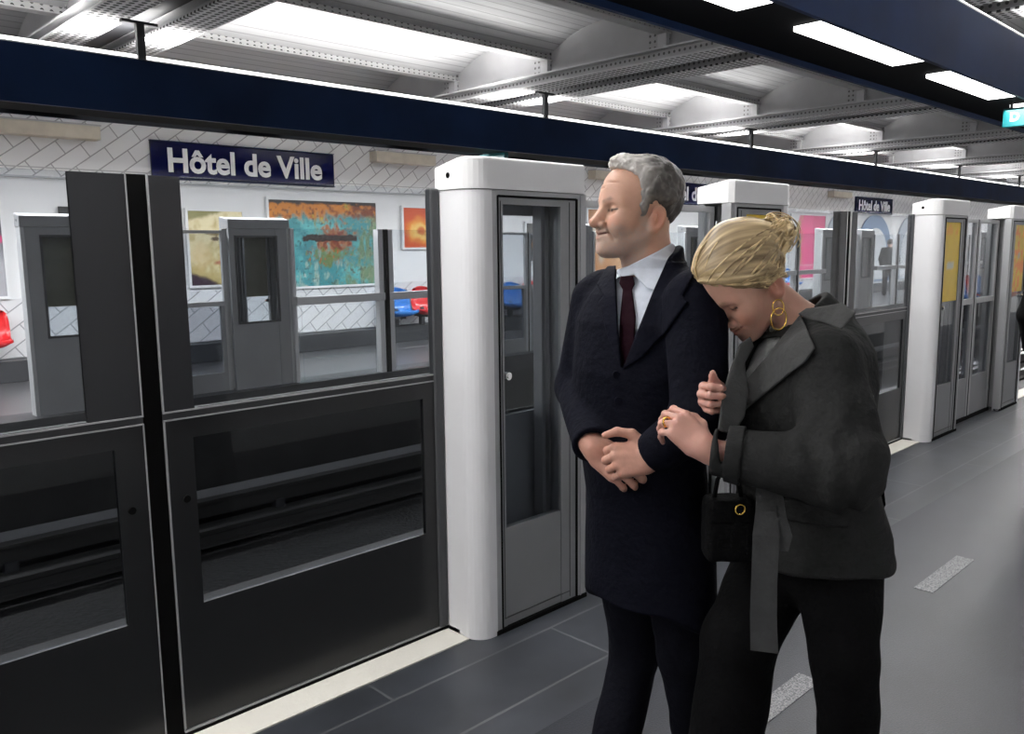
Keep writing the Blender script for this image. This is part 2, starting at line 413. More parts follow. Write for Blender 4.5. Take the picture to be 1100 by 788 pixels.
def area(name, loc, rot, sx, sy, power, col=(1, .985, .96), spread=PI):
    l = bpy.data.lights.new(name, 'AREA'); l.shape = 'RECTANGLE'; l.size = sx; l.size_y = sy; l.energy = power; l.color = col; l.spread = spread
    o = bpy.data.objects.new(name, l); COL.objects.link(o); o.location = loc; o.rotation_euler = rot
    return o
LX = (XL+XR)/2; LEN = XR-XL-1
area('uplight_far', (LX, 8.5, 3.36), (PI, 0, 0), LEN, .25, 1900, spread=2.3)
area('uplight_near', (LX, 2.36, 3.36), (PI+.6, 0, 0), LEN, .15, 1900, spread=2.2)
area('panel_lamp_near', (LX, 2.45, 2.80), (0, 0, 0), LEN, .22, 1000)
area('panel_lamp_far', (LX, 8.55, 2.80), (0, 0, 0), LEN, .22, 3800)
w = bpy.data.worlds.new('World'); scene.world = w; w.use_nodes = True
w.node_tree.nodes['Background'].inputs['Color'].default_value = (.01, .01, .012, 1)

# tracks in the pit
def track(yc, label):
    t = empty('metro_track', (0, yc, -1.15), 0, label, 'railway track')
    for s in (-1, 1):
        MB().box(XL, XR, s*.98-.14, s*.98+.14, .10, .18, .01).build('running_beam', MT['concrete'], t)
        MB().prism([(s*.72-.07, .10), (s*.72+.07, .10), (s*.72+.02, .125), (s*.72+.012, .20), (s*.72+.035, .21), (s*.72+.035, .245),
                    (s*.72-.035, .245), (s*.72-.035, .21), (s*.72-.012, .20), (s*.72-.02, .125)], XL, XR, 'x').build('rail', MT['rail_steel'], t)
        MB().box(XL, XR, s*1.10-.02, s*1.10+.02, .24, .40).box(XL, XR, s*1.10-.06, s*1.10+.06, .38, .41).build('guide_bar', MT['rail_steel'], t)
        for x in np.arange(XL+.4, XR, 2.4):
            MB().box(x-.05, x+.05, s*1.10-.05, s*1.10+.05, 0, .26).build('insulator_post', MT['grey_dark'], t)
track(4.05, 'dark track with guide bars behind the lower panes on the near side')
track(6.45, 'dark track below the edge of the far platform')
# cable trays along the foot of the far platform
ct = empty('cable_tray', (0, 7.70, -.75), 0, 'dark cable tray along the wall under the far platform', 'cable tray')
MB().box(XL, XR, -.06, .06, 0, .02).box(XL, XR, -.06, -.05, .02, .08).build('tray', MT['grey_light'], ct)
cb = MB()
for k in range(3): cb.cyl((XL, -.03+.03*k, .035), (XR, -.03+.03*k, .035), .014, 6)
cb.build('cable', MT['rubber'], ct)
# ------------------------------------------------------------------ platform screen doors
def paint_sticker(kind):
    def fn(U, V):
        n = noise2(U, V*2, 5, 3)
        c = np.stack([.72+.06*n, .49+.06*n, .012+0*n], -1)
        if kind == 1:
            mk = ((np.abs(U-.45) < .22) & (np.abs(V-.45) < .05) & (n > -.15)); c[mk] = (.55, .55, .42)
            mk = (np.abs(V-.9) < .06) & (n > .05); c[mk] = (.75, .36, .02)
        else:
            mk = (n > .12); c[mk] = (.80, .24, .015)
            mk = ((np.abs(U-.5) < .12) & (np.abs(V-.55) < .05)); c[mk] = (.5, .4, .3)
        return c
    return fn
BW = .66
def booth(label, mirror, sticker=0, grey_cap=False):
    """one door pillar; local x along the platform from its outer (white) side, y towards the track"""
    X = (lambda x: BW-x) if mirror else (lambda x: x)
    def bx(b, x0, x1, *a, **k):
        x0, x1 = sorted((X(x0), X(x1))); b.box(x0, x1, *a, **k); return b
    o = empty('platform_door_pillar', (0, 0, 0), 0, label, 'platform door pillar', 'platform door pillars')
    arc = [(.08-.08*math.cos(t), .08-.08*math.sin(t)) for t in np.linspace(0, PI/2, 9)]
    inn = [(.085-.055*math.cos(t), .085-.055*math.sin(t)) for t in np.linspace(PI/2, 0, 7)]
    prof = [(0, .20)] + arc + [(.105, 0), (.105, .03)] + inn + [(.03, .20)]
    MB().prism([(X(a), b) for a, b in prof], 0, 1.805).build('side_cover', MT['white_paint'], o)
    # cap: rounded front corners, its top easing down towards the track
    cp = MB()
    outl = [(-.004, .21), (-.004, .08)] + [(.08-.084*math.cos(t), .08-.084*math.sin(t)) for t in np.linspace(.15, PI/2, 7)] + [(.64, -.004), (.664, .02), (.664, .21)]
    rows = []
    for (z, ins) in ((1.808, 0), (1.918, 0), (1.925, .003), (1.927, .008)):
        r = []
        for x, y in outl:
            cx, cy = .33, .10; L = math.hypot(x-cx, y-cy)
            zz = z-(max(0, y-.03)/.18)**2*.030 if z > 1.85 else z
            r.append(cp.bm.verts.new((X(x-(x-cx)/L*ins), y-(y-cy)/L*ins, zz)))
        rows.append(r)
    n = len(outl)
    for A, B in zip(rows[:-1], rows[1:]):
        for i in range(n): cp.bm.faces.new((A[i], A[(i+1) % n], B[(i+1) % n], B[i]))
    cp.bm.faces.new(rows[0]); cp.bm.faces.new(rows[-1])
    bmesh.ops.recalc_face_normals(cp.bm, faces=cp.bm.faces)
    c = cp.build('cap', MT['cap_white'], o)
    MB().cyl((X(-.005), .13, 1.862), (X(-.001), .13, 1.862), .011, 14).build('sensor', MT['rubber'], c)
    f = MB()
    bx(f, .105, .137, .004, .05, 0, 1.805); bx(f, .598, .66, .004, .06, 0, 1.805); bx(f, .137, .598, .004, .05, 1.785, 1.805)
    bx(f, .618, .622, -.002, .004, 0, 1.80)
    f.build('frame', MT['grey_light'], o)
    s = MB()                                            # dark gaps round the door
    bx(s, .137, .598, .022, .05, 0, 1.785)
    bx(s, .552, .556, .004, .02, .03, 1.775)
    s2 = MB(); bx(s2, .134, .140, .000, .03, .02, 1.785); bx(s2, .594, .602, .000, .03, .02, 1.785); bx(s2, .14, .594, .000, .03, 1.780, 1.787); bx(s2, .10, .66, -.004, .05, 0, .018)
    s2.build('seal', MT['rubber'], o); s.bm.free()
    d = MB()
    y0, y1 = .006, .044
    bx(d, .141, .166, y0, y1, .02, 1.778); bx(d, .500, .593, y0, y1, .02, 1.778); bx(d, .166, .500, y0, y1, 1.752, 1.778)
    bx(d, .166, .500, y0+.004, y1, .02, .44)
    dr = d.build('door', MT['grey_metal'], o)
    g = MB(); bx(g, .553, .556, y0-.002, y0+.004, .03, 1.77); bx(g, .15, .556, y0-.002, y0+.004, .055, .058); bx(g, .152, .155, y0-.002, y0+.004, .055, 1.765)
    g.build('groove', MT['grey_dark'], dr)
    p = MB(); bx(p, .166, .500, .018, .026, .44, 1.752); p.build('window_pane', MT['glass_upper'], dr)
    MB().cyl((X(.18), -.006, 1.074), (X(.18), .02, 1.074), .016, 14).cyl((X(.18), -.010, 1.074), (X(.18), -.004, 1.074), .009, 12).build('lock', MT['chrome'], dr)
    if sticker:
        a = art('sticker', .330, .63, 12, 24, paint_sticker(sticker), dr); a.location = (X(.333), .012, 1.12)
        q = MB(); bx(q, .168, .498, .0125, .0155, 1.12, 1.75); q.build('sticker_back', MT['sticker_back'], a, loc=(-a.location[0], -a.location[1], -a.location[2]))
    h = MB()                                            # profiles standing inside
    bx(h, .47, .49, .09, .14, .02, 1.80); bx(h, .515, .525, .09, .15, .02, 1.80); bx(h, .545, .575, .08, .14, .02, 1.80)
    h.build('inner_profile', MT['grey_metal'], o)
    k = MB()                                            # the track side
    bx(k, .031, .16, .165, .205, 0, 1.805); bx(k, .585, .66, .165, .205, 0, 1.805); bx(k, .16, .585, .17, .20, 1.72, 1.805)
    bx(k, .16, .585, .17, .20, 0, .87); bx(k, .0, .66, .12, .21, -.01, .02)
    k.build('rear_frame', MT['grey_metal'], o)
    k = MB(); bx(k, .14, .16, .205, .212, .86, 1.74); bx(k, .585, .605, .205, .212, .86, 1.74); bx(k, .16, .585, .205, .212, 1.72, 1.74); bx(k, .16, .585, .205, .212, .86, .88)
    k.build('rear_gasket', MT['grey_dark'], o)
    k = MB(); bx(k, .16, .585, .182, .188, .87, 1.72); k.build('rear_pane', MT['glass_far'], o)
    return o

def screen_panel(label, W, frit, mirror, rear=False):
    """fixed glass panel; local x from the joint (with its printed band) to the end post"""
    X = (lambda x: W-x) if mirror else (lambda x: x)
    def bx(b, x0, x1, *a, **k):
        x0, x1 = sorted((X(x0), X(x1))); b.box(x0, x1, *a, **k); return b
    o = empty('platform_screen_panel', (0, 0, 0), 0, label, 'glass screen panel', 'fixed glass panels of the platform screen')
    y0 = .197
    p = MB(); bx(p, frit, W-.045, y0, y0+.012, 1.088, 1.81); p.build('upper_pane', MT['glass_upper'], o)
    p = MB(); bx(p, .003, frit, y0, y0+(.09 if rear else .012), .03 if rear else 1.088, 1.81); p.build('printed_band', MT['frit'], o)
    p = MB(); bx(p, W-.045, W-.002, y0-.012, y0+.03, .02, 1.815, bev=.008); p.build('end_post', MT['post_dark'], o)
    l = MB(); w0, w1 = .09, W-.10
    bx(l, .003, w0, y0, y0+.02, .028, 1.06); bx(l, w1, W-.045, y0, y0+.02, .028, 1.06); bx(l, w0, w1, y0, y0+.02, .028, .44); bx(l, w0, w1, y0, y0+.02, .995, 1.06)
    lo = l.build('lower_panel', MT['dark_panel'], o)
    p = MB(); bx(p, w0, w1, y0+.006, y0+.014, .44, .995); p.build('lower_pane', MT['glass_lower'], lo)
    p = MB(); p.cyl((X(.055), y0-.008, .80), (X(.055), y0+.002, .80), .012, 12); p.build('fastener', MT['rubber'], lo)
    r = MB(); bx(r, 0, W-.045, y0+.004, y0+.03, 1.058, 1.090); r.build('rail', MT['grey_dark'], o)
    e = MB(); bx(e, 0, W-.045, y0-.003, y0+.008, 1.058, 1.062); bx(e, 0, W-.045, y0-.003, y0+.008, 1.083, 1.088)
    bx(e, 0, .004, y0-.003, y0+.012, 1.088, 1.812); bx(e, 0, .004, y0-.003, y0+.012, .028, 1.06); bx(e, 0, W, y0-.004, y0+.01, .018, .024)
    e.build('edge_trim', MT['edge'], o)
    if rear:
        b = MB(); bx(b, 0, W, y0+.03, y0+.11, 1.02, 1.105, bev=.006); b.build('rear_rail', MT['grey_light'], o)
    b = MB(); bx(b, 0, W, y0-.006, y0+.05, 0, .018); b.build('base_seal', MT['rubber'], o)
    return o
def mullion(label):
    return tag(MB().box(-.03, .03, .205, .30, 0, 1.812).build('mullion', MT['rubber']), label, 'mullion', 'black joints of the platform screen')
def sliding_door(label, W=.578):
    o = empty('sliding_door', (0, 0, 0), 0, label, 'sliding door', 'sliding doors of the platform screen')
    y0, y1 = .10, .14
    f = MB().box(.004, .05, y0, y1, .03, 1.79).box(W-.05, W-.004, y0, y1, .03, 1.79).box(.05, W-.05, y0, y1, 1.76, 1.79).box(.05, W-.05, y0-.004, y1, 1.05, 1.095)
    f.build('frame', MT['grey_light'], o)
    MB().box(.05, W-.05, y0+.016, y0+.024, 1.095, 1.76).build('upper_pane', MT['glass_upper'], o)
    l = MB().box(.05, W-.05, y0+.004, y1, .03, .385).box(.05, .09, y0+.004, y1, .385, 1.05).box(W-.09, W-.05, y0+.004, y1, .385, 1.05).build('lower_panel', MT['grey_metal'], o)
    MB().box(.09, W-.09, y0+.014, y0+.022, .385, 1.05).build('lower_pane', MT['glass_lower'], l)
    MB().box(0, W, y0-.012, y1+.01, 0, .03).build('threshold_seal', MT['rubber'], o)
    MB().box(W-.006, W+.000, y0-.004, y1+.004, .03, 1.79).build('door_seal', MT['rubber'], o)
    return o
YN, YFAR, XC = 2.396, 8.10, 3.29
def place(o, x, far=False, label=None):
    if far: o.location = (2*XC-x, YFAR, 0); o.rotation_euler = (0, 0, PI)
    else: o.location = (x, YN, 0)
    if label: o['label'] = label
    return o
ORD = ['first', 'second', 'third', 'fourth', 'fifth', 'sixth', 'seventh', 'eighth', 'ninth', 'tenth', 'eleventh', 'twelfth', 'thirteenth', 'fourteenth']
# near row
P1 = place(booth('white cornered platform door pillar with clear window directly left of the man', False), 2.12)
P2 = place(booth('platform door pillar with yellow sticker rising behind the woman with blond hair', True, 1), 3.94)
P3 = place(booth('white cornered platform door pillar with yellow sticker right of the woman', False, 1), 6.94)
P4 = place(booth('platform door pillar with orange-marked yellow sticker at the right edge of the platform', True, 2), 8.76)
place(screen_panel('dark glass screen panel left of the black joint, cut by the left edge', 1.16, .16, True), -.22)
place(screen_panel('dark glass screen panel between the black joint and the white cornered pillar beside the man', 1.12, .10, False), 1.0)
place(mullion('black joint between the two large dark glass panels at left'), .97)
place(screen_panel('glass screen panel behind the woman, left of the far black joint', 1.16, .10, True), 4.60)
place(screen_panel('glass screen panel between the woman and the white pillar with yellow sticker', 1.12, .10, False), 5.82)
place(mullion('black joint between glass panels just right of the woman\'s head'), 5.79)
place(sliding_door('grey sliding door partly hidden by the man\'s right arm'), 2.78)
d2 = place(sliding_door('grey sliding door hidden behind the man and the woman'), 3.362)
place(sliding_door('grey sliding door leaf directly right of the white pillar with yellow sticker'), 7.60)
place(sliding_door('grey sliding door leaf directly left of the pillar at the right edge'), 8.182)
# far row: the same screen seen from its track side
FA = booth('', False, 1); FB = booth('', True, 1)
for b in (FA, FB):
    for ch in b.children:
        if ch.name.split('.')[0] == 'rear_frame': ch.data.materials[0] = MT['grey_panel']
        if ch.name.split('.')[0] == 'cap': ch.data.materials[0] = MT['grey_panel']
        if ch.name.split('.')[0] == 'side_cover': ch.data.materials[0] = MT['grey_light']
FPL = screen_panel('', 1.16, .07, True, True); FPR = screen_panel('', 1.12, .07, False, True); FM = mullion(''); FD = sliding_door('')
for pnl in (FPL, FPR):
    for ch in pnl.children:
        nm = ch.name.split('.')[0]
        if nm == 'upper_pane': ch.data.materials[0] = MT['glass_far']
        if nm in ('printed_band', 'end_post'): ch.data.materials[0] = MT['cap_grey']
        if nm == 'rear_rail': ch.data.materials[0] = MT['cap_grey']
        if nm == 'lower_panel':
            ch.data.materials[0] = MT['glass_far']
            for q in ch.children:
                if q.name.startswith('lower_pane'): q.data.materials[0] = MT['glass_far']
def far(proto, first, x, label):
    o = proto if first else copy_tree(proto)
    place(o, x, True, label)
nb = npn = nm_ = nd = 0
for k in range(0, 6):
    s = -4.82*k                                         # the row runs to +X once turned round
    for pr, x in ((FB, 3.94), (FA, 2.12)):
        far(pr, k == 0, x+s, '%s door pillar from the left in the row across the tracks' % ORD[nb]); nb += 1
    for j, x in enumerate((3.362, 2.78)):
        far(FD, k == 0 and j == 0, x+s, '%s sliding door leaf from the left in the row across the tracks' % ORD[nd]); nd += 1
    for j, (pr, x) in enumerate(((FPR, 1.0), (FPL, -.22))):
        far(pr, k == 0, x+s, '%s glass screen panel from the left across the tracks' % ORD[npn]); npn += 1
    far(FM, k == 0, .97+s, '%s black joint from the left in the glass screen across the tracks' % ORD[nm_]); nm_ += 1
tag(MB().box(XL, XR, 7.78, 8.17, .0, .20).build('sill_beam', MT['plinth']), 'dark sill beam under the glass screen across the tracks', 'sill beam')

# ------------------------------------------------------------------ floor markings
dn = ['nearest worn dash of pale speckled paint on the floor between the woman\'s legs', 'worn pale paint dash on the floor right of the woman', 'far worn paint dash on the floor near the right edge', 'most distant worn paint dash on the floor']
for k in range(4):
    x0 = 2.23+1.68*k
    tag(MB().box(x0, x0+.57, 1.285, 1.37, 0, .0025).build('floor_dash', MT['dash']), dn[k], 'floor marking', 'painted dashes on the platform floor')

# ------------------------------------------------------------------ far wall: name plates, posters, seats
def text_mesh(s, size, bold, ext):
    cu = bpy.data.curves.new('t', 'FONT'); cu.body = s; cu.size = size; cu.offset = bold; cu.extrude = ext
    cu.align_x = 'CENTER'; cu.align_y = 'CENTER'; cu.resolution_u = 4
    t = bpy.data.objects.new('t', cu); COL.objects.link(t); bpy.context.view_layer.update()
    me = bpy.data.meshes.new_from_object(t.evaluated_get(bpy.context.evaluated_depsgraph_get()))
    bpy.data.objects.remove(t); bpy.data.curves.remove(cu)
    return me
def name_plate(x, label):
    W, H = 2.92, .50
    o = empty('station_sign', (x, FAR_WALL-.06, 2.86), 0, label, 'station sign', 'station name plates on the far wall')
    MB().box(-W/2, W/2, -.02, .03, -H/2, H/2, .012).build('plate', MT['sign_blue'], o)
    MB().box(-W/2, W/2, -.03, .03, -H/2-.012, -H/2).box(-W/2, W/2, -.03, .03, H/2, H/2+.012).build('rim', MT['navy'], o)
    me = text_mesh('Hôtel de Ville', .43, .0125, .003)
    xs = [v.co.x for v in me.vertices]; ys = [v.co.y for v in me.vertices]
    w_ = max(xs)-min(xs); k = 2.46/w_; mx = (max(xs)+min(xs))/2; my = (max(ys)+min(ys))/2
    for v in me.vertices: v.co = Vector(((v.co.x-mx)*k, -v.co.z-.024, (v.co.y-my)*k*1.02+.0))
    link('lettering', me, MT['sign_white'], o)
    return o
name_plate(6.14, 'dark blue station name plate at left above the turquoise painting')
name_plate(17.85, 'dark blue station name plate half hidden behind the man\'s head')
name_plate(28.5, 'small distant blue station name plate right of the woman')

def mixc(a, b, t): return a*(1-t[..., None])+b*t[..., None]
C3 = lambda *c: np.array(c, float)
def ss(a, b, x): t = np.clip((x-a)/(b-a), 0, 1); return t*t*(3-2*t)
def paint_big(U, V):
    u = U*1.45
    n1 = noise2(u, V, 4, 11); n2 = noise2(u, V, 16, 5, 5); n3 = noise2(u, V, 34, 9, 4); n4 = noise2(u, V*.35, 22, 15, 4)
    c = mixc(C3(.045, .25, .28), C3(.11, .42, .43), ss(-.3, .3, n1+.7*n2))
    c = mixc(c, C3(.30, .42, .38), ss(.15, .5, n4+.35*(.45-V)))
    c = mixc(c, C3(.46, .52, .48), ss(.35, .6, n2+.9*(.16-V)))
    c = mixc(c, C3(.15, .22, .10), ss(.05, .4, .8*(U-.55)+.6*n1+.6*n4)*.85)
    c = mixc(c, C3(.33, .36, .22), ss(.15, .4, n3+.6*(U-.7))*.6)
    c = mixc(c, C3(.015, .04, .04), ss(.30, .42, n3+.2*n2)*.7)
    d = np.sqrt(((U-.58)/.21)**2+((V-.55)/.24)**2)+.9*n2+.4*n3
    c = mixc(c, C3(.42, .13, .03), (1-ss(.45, .95, d))*.9); c = mixc(c, C3(.20, .03, .012), 1-ss(.2, .55, d+.5*n3))
    g = np.sqrt(((U-.52)/.20)**2+((V-.36)/.14)**2)+1.2*n4
    c = mixc(c, C3(.14, .19, .03), (1-ss(.4, .9, g))*.8); c = mixc(c, C3(.45, .12, .02), ss(.25, .4, n3)*(1-ss(.5, 1.1, g)))
    t = ss(.76, .86, V+.10*n1+.10*n2)
    top = mixc(C3(.58, .20, .02), C3(.20, .045, .012), ss(-.25, .3, n2+.9*(U-.68)))
    top = mixc(top, C3(.50, .36, .03), ss(.10, .35, n1+.5*n2+.1-1.2*np.abs(U-.62)))
    top = mixc(top, C3(.10, .03, .015), ss(.2, .4, n3)*.7)
    c = mixc(c, top, t)
    c = mixc(c, C3(.022, .020, .020), ss(.945, .98, V+.04*n2))
    bar = (np.abs(V-.565-.03*n2) < .036+.012*n3) & (U > .29) & (U < .80)
    c[bar] = (.030, .016, .014)
    return c
def paint_face(U, V):
    n = noise2(U, V, 6, 2); f = noise2(U, V, 24, 8, 3)
    c = mixc(C3(.50, .40, .16), C3(.80, .70, .44), ss(-.35, .5, n+1.1*(V-.45)+.3*f))
    c = mixc(c, C3(.20, .20, .05), ss(.84, .90, V-.20*U+.05*n)*.85)
    def spot(cu, cv, ru, rv, col, k=1.):
        nonlocal c; c = mixc(c, C3(*col), (1-ss(.55, 1.1, np.sqrt(((U-cu)/ru)**2+((V-cv)/rv)**2)+.35*f))*k)
    spot(.46, .70, .17, .035, (.20, .13, .04)); spot(.48, .63, .13, .035, (.10, .06, .03)); spot(.60, .46, .08, .16, (.46, .24, .08), .6)
    spot(.55, .30, .13, .035, (.40, .10, .05), .9); spot(.20, .40, .22, .25, (.72, .52, .26), .5)
    return mixc(c, C3(.06, .035, .05), ss(.0, .05, .20-.30*U-V*.9+.05*n))
def paint_orange(U, V):
    n = noise2(U, V, 5, 21); d = np.sqrt(((U-.48)/.30)**2+((V-.42)/.26)**2)+.5*n
    c = mixc(C3(.60, .08, .015), C3(.78, .30, .03), 1-ss(.6, 1.7, d)); c = mixc(c, C3(.80, .52, .14), 1-ss(.6, 1.05, d))
    return mixc(c, C3(.55, .13, .02), (1-ss(.25, .55, d)))
def paint_dark(U, V):
    n = noise2(U, V, 6, 31); d = np.sqrt(((U-.45)/.26)**2+((V-.42)/.24)**2)+.3*n
    return mixc(mixc(C3(.03, .035, .04), C3(.14, .13, .12), ss(-.2, .5, n)), C3(.60, .22, .03), 1-ss(.7, 1.1, d))
def paint_man(U, V):
    n = noise2(U, V, 5, 41)
    c = mixc(C3(.46, .22, .10), C3(.62, .36, .20), ss(-.4, .5, n+.5*(U-.5)))
    return mixc(c, C3(.50, .44, .36), ss(.05, .4, noise2(U, V, 3, 43)))
def paint_pink(U, V):
    n = noise2(U, V, 6, 51)
    c = mixc(C3(.75, .05, .22), C3(.62, .02, .16), ss(.62, .64, U)); c = mixc(c, C3(.40, .34, .08), (1-ss(.30, .36, U+.12*n))*ss(-.3, .3, n))
    c = mixc(c, C3(.70, .70, .72), (1-ss(.18, .22, U+.10*n)))
    return mixc(c, C3(.72, .30, .38), (1-ss(.8, 1., np.sqrt(((U-.8)/.3)**2+((V-.35)/.22)**2)))*.0+(np.abs(V-.2) < .02))
def paint_grey(U, V):
    n = noise2(U, V, 4, 61)
    c = mixc(C3(.10, .10, .12), C3(.42, .42, .45), 1-ss(.3, .75, V+.15*n)); c = mixc(c, C3(.60, .06, .20), 1-ss(.03, .05, np.abs(V-.62-.1*n)))
    return c
def paint_red(U, V):
    n = noise2(U, V, 7, 71); c = mixc(C3(.50, .48, .46), C3(.20, .24, .25), ss(-.2, .4, n))
    return mixc(c, C3(.62, .06, .03), ss(.0, .25, noise2(U, V, 4, 73)-.5*(V-.35)))
def poster(x0, x1, z0, z1, fn, label, n=(24, 30), frame=None):
    o = empty('wall_poster', ((x0+x1)/2, FAR_WALL-.0, z0), 0, label, 'poster')
    w_, h_ = x1-x0, z1-z0
    a = art('print', w_, h_, n[0], n[1], fn, o); a.location = (0, -.052, 0)
    f = MB(); e = .035
    f.box(-w_/2-e, w_/2+e, -.05, -.02, -e, h_+e)
    f.box(-w_/2-e, -w_/2, -.066, -.05, -e, h_+e).box(w_/2, w_/2+e, -.066, -.05, -e, h_+e).box(-w_/2, w_/2, -.066, -.05, -e, 0).box(-w_/2, w_/2, -.066, -.05, h_, h_+e)
    f.build('poster_frame', frame or MT['wall_white'], o)
    return o
poster(6.42, 8.40, 1.02, 2.37, paint_big, 'large turquoise and orange abstract painting below the station name plate', (200, 140))
poster(5.15, 5.98, 1.10, 2.17, paint_face, 'pale yellow portrait poster just left of the turquoise painting', (60, 60))
poster(8.98, 9.78, 1.62, 2.31, paint_orange, 'small orange glowing print right of the turquoise painting', (40, 40))
poster(12.02, 12.80, 1.33, 2.08, paint_dark, 'small dark print with an orange disc seen through the pillar window', (40, 40))
poster(2.05, 2.79, 1.06, 2.21, paint_grey, 'grey and pink poster at the left edge of the photo', (30, 40))
poster(3.50, 4.62, 1.10, 2.15, paint_dark, 'dark framed poster behind the leftmost far door pillar', (30, 30), MT['black_frame'])
poster(13.90, 15.25, 1.08, 2.40, paint_man, 'warm flesh-toned poster behind the man\'s face', (40, 40))
poster(18.60, 19.70, 1.05, 2.05, paint_red, 'grey and red poster between the man and the woman', (30, 30))
poster(22.9, 25.0, .62, 2.46, paint_pink, 'bright pink poster right of the woman\'s hair', (40, 40))
poster(39.6, 41.0, .5, 1.4, paint_dark, 'tiny dark poster far down the wall beyond the white pillar', (16, 16))
MT['arch_blue'] = mat('arch_blue', (.10, .20, .36), .4); MT['arch_grey'] = mat('arch_grey', (.40, .45, .52), .4); MT['arch_in'] = mat('arch_in', (.66, .67, .69), .3)
def arch(x0, x1, z0, z1, m, label):
    o = empty('wall_arch', ((x0+x1)/2, FAR_WALL, z0), 0, label, 'arched wall panel', 'arched panels on the far wall')
    def outline(w, h, b=0):
        r = w/2; return [(-r, b)]+[(-r*math.cos(t), h-r*.85+r*.85*math.sin(t)) for t in np.linspace(0, PI, 17)]+[(r, b)]
    w_, h_ = x1-x0, z1-z0
    MB().prism(outline(w_, h_), -.06, -.02, 'y').build('surround', m, o)
    MB().prism(outline(w_*.72, h_*.80, .05), -.075, -.06, 'y').build('inner_panel', MT['arch_in'], o)
arch(25.2, 26.9, .35, 2.58, MT['arch_grey'], 'grey arched panel right of the pink poster')
arch(27.4, 30.0, .35, 2.58, MT['arch_blue'], 'blue arched panel under the distant station name plate')
arch(30.6, 33.0, .35, 2.58, MT['arch_grey'], 'grey arched panel furthest along the far wall')
for k, lb in enumerate(('beige box under the light beam at the left edge', 'beige box under the light beam left of the white pillar', 'beige box under the light beam behind the man\'s forehead',
                        'beige box under the light beam behind the woman', 'beige box under the light beam above the arched panels')):
    x = 3.36+5.6*k
    o = empty('wall_box', (x, FAR_WALL-.02, 3.04), 0, lb, 'wall box', 'beige boxes on the far wall')
    MB().box(-.63, .63, -.22, 0, 0, .17, .008).build('box_body', MT['beige'], o)
    MB().box(-.64, .64, -.23, 0, .17, .19).build('box_lid', MT['grey_light'], o)

def seat_shell():
    """one moulded shell seat: front lip, pan, high curved back; local x across, back towards +y"""
    sec = [(-.30, .10), (-.27, .045), (-.18, .012), (-.06, .0), (.04, .015), (.10, .07), (.135, .17), (.155, .29), (.165, .40), (.150, .46), (.135, .475)]
    wid = [.20, .225, .245, .255, .26, .265, .27, .268, .255, .22, .17]
    n = 13; bm = bmesh.new(); rows = []
    for th in (0, .016):
        R = []
        for i, ((y, z), w_) in enumerate(zip(sec, wid)):
            a = sec[max(0, i-1)]; b = sec[min(len(sec)-1, i+1)]; t = Vector((b[0]-a[0], b[1]-a[1])).normalized(); nn = Vector((t.y, -t.x))
            r = []
            for k in range(n):
                u = k/(n-1)*2-1; curl = abs(u)**3*.085*(1 if i > 1 else .5)
                r.append(bm.verts.new((u*w_, y+nn.x*th-nn.x*curl, z+nn.y*th-nn.y*curl)))
            R.append(r)
        rows.append(R)
    m_ = len(sec)
    for q, R in enumerate(rows):
        for i in range(m_-1):
            for k in range(n-1):
                f = (R[i][k], R[i][k+1], R[i+1][k+1], R[i+1][k]); bm.faces.new(f if q == 0 else f[::-1])
    A, B = rows
    ring = [(0, k) for k in range(n)]+[(i, n-1) for i in range(1, m_)]+[(m_-1, k) for k in range(n-2, -1, -1)]+[(i, 0) for i in range(m_-2, 0, -1)]
    for (i, k), (i2, k2) in zip(ring, ring[1:]+ring[:1]): bm.faces.new((A[i2][k2], A[i][k], B[i][k], B[i2][k2]))
    bmesh.ops.recalc_face_normals(bm, faces=bm.faces)
    mb = MB(); mb.bm.free(); mb.bm = bm
    return mb
def shell_chair(col, near):
    o = empty('shell_seat', (0, 0, 0), 0, '', 'seat')
    sh = seat_shell().build('seat_shell', MT[col], o, smooth=True)
    b = MB().box(-.06, .06, -.10, .18, -.05, .0).box(-.04, .04, .10, .30, -.05, .12).box(-.04, .04, .08, .16, -.46 if near else -.19, -.05); b.build('bracket', MT['grey_dark'], o)
    return o
SH = {}
def seat(x, col, label, near=False):
    if (col, near) not in SH: SH[col, near] = o = shell_chair(col, near)
    else: o = copy_tree(SH[col, near])
    o['label'] = label; o['group'] = 'moulded seats along the near wall' if near else 'moulded seats along the far wall'
    o.location = (x, -.68 if near else 11.66, .46); o.rotation_euler = (0, 0, PI if near else 0)
seat(2.46, 'red_plastic', 'red moulded seat at the left edge of the photo')
seat(8.63, 'blue_plastic', 'blue moulded seat left of the white pillar, seen through the dark glass')
seat(9.20, 'red_plastic', 'red moulded seat left of the white pillar, seen through the dark glass')
seat(11.38, 'blue_plastic', 'blue moulded seat seen through the pillar window')
seat(11.93, 'red_plastic', 'red moulded seat seen through the pillar window')
for x, c, l in ((20.6, 'red_plastic', 'red moulded seat far off left of the pink poster'), (21.2, 'blue_plastic', 'blue moulded seat far off under the pink poster, left of a red one'), (21.8, 'red_plastic', 'red moulded seat far off under the pink poster'),
                (22.4, 'blue_plastic', 'blue moulded seat furthest along the far wall')): seat(x, c, l)
for x, c, l in ((18.1, 'blue_plastic', 'first blue seat of the row mirrored in the sliding door'), (18.65, 'red_plastic', 'red seat of the row mirrored in the sliding door'), (19.2, 'blue_plastic', 'second blue seat of the row mirrored in the sliding door'),
                (19.75, 'orange_plastic', 'orange seat of the row mirrored in the sliding door')): seat(x, c, l, True)
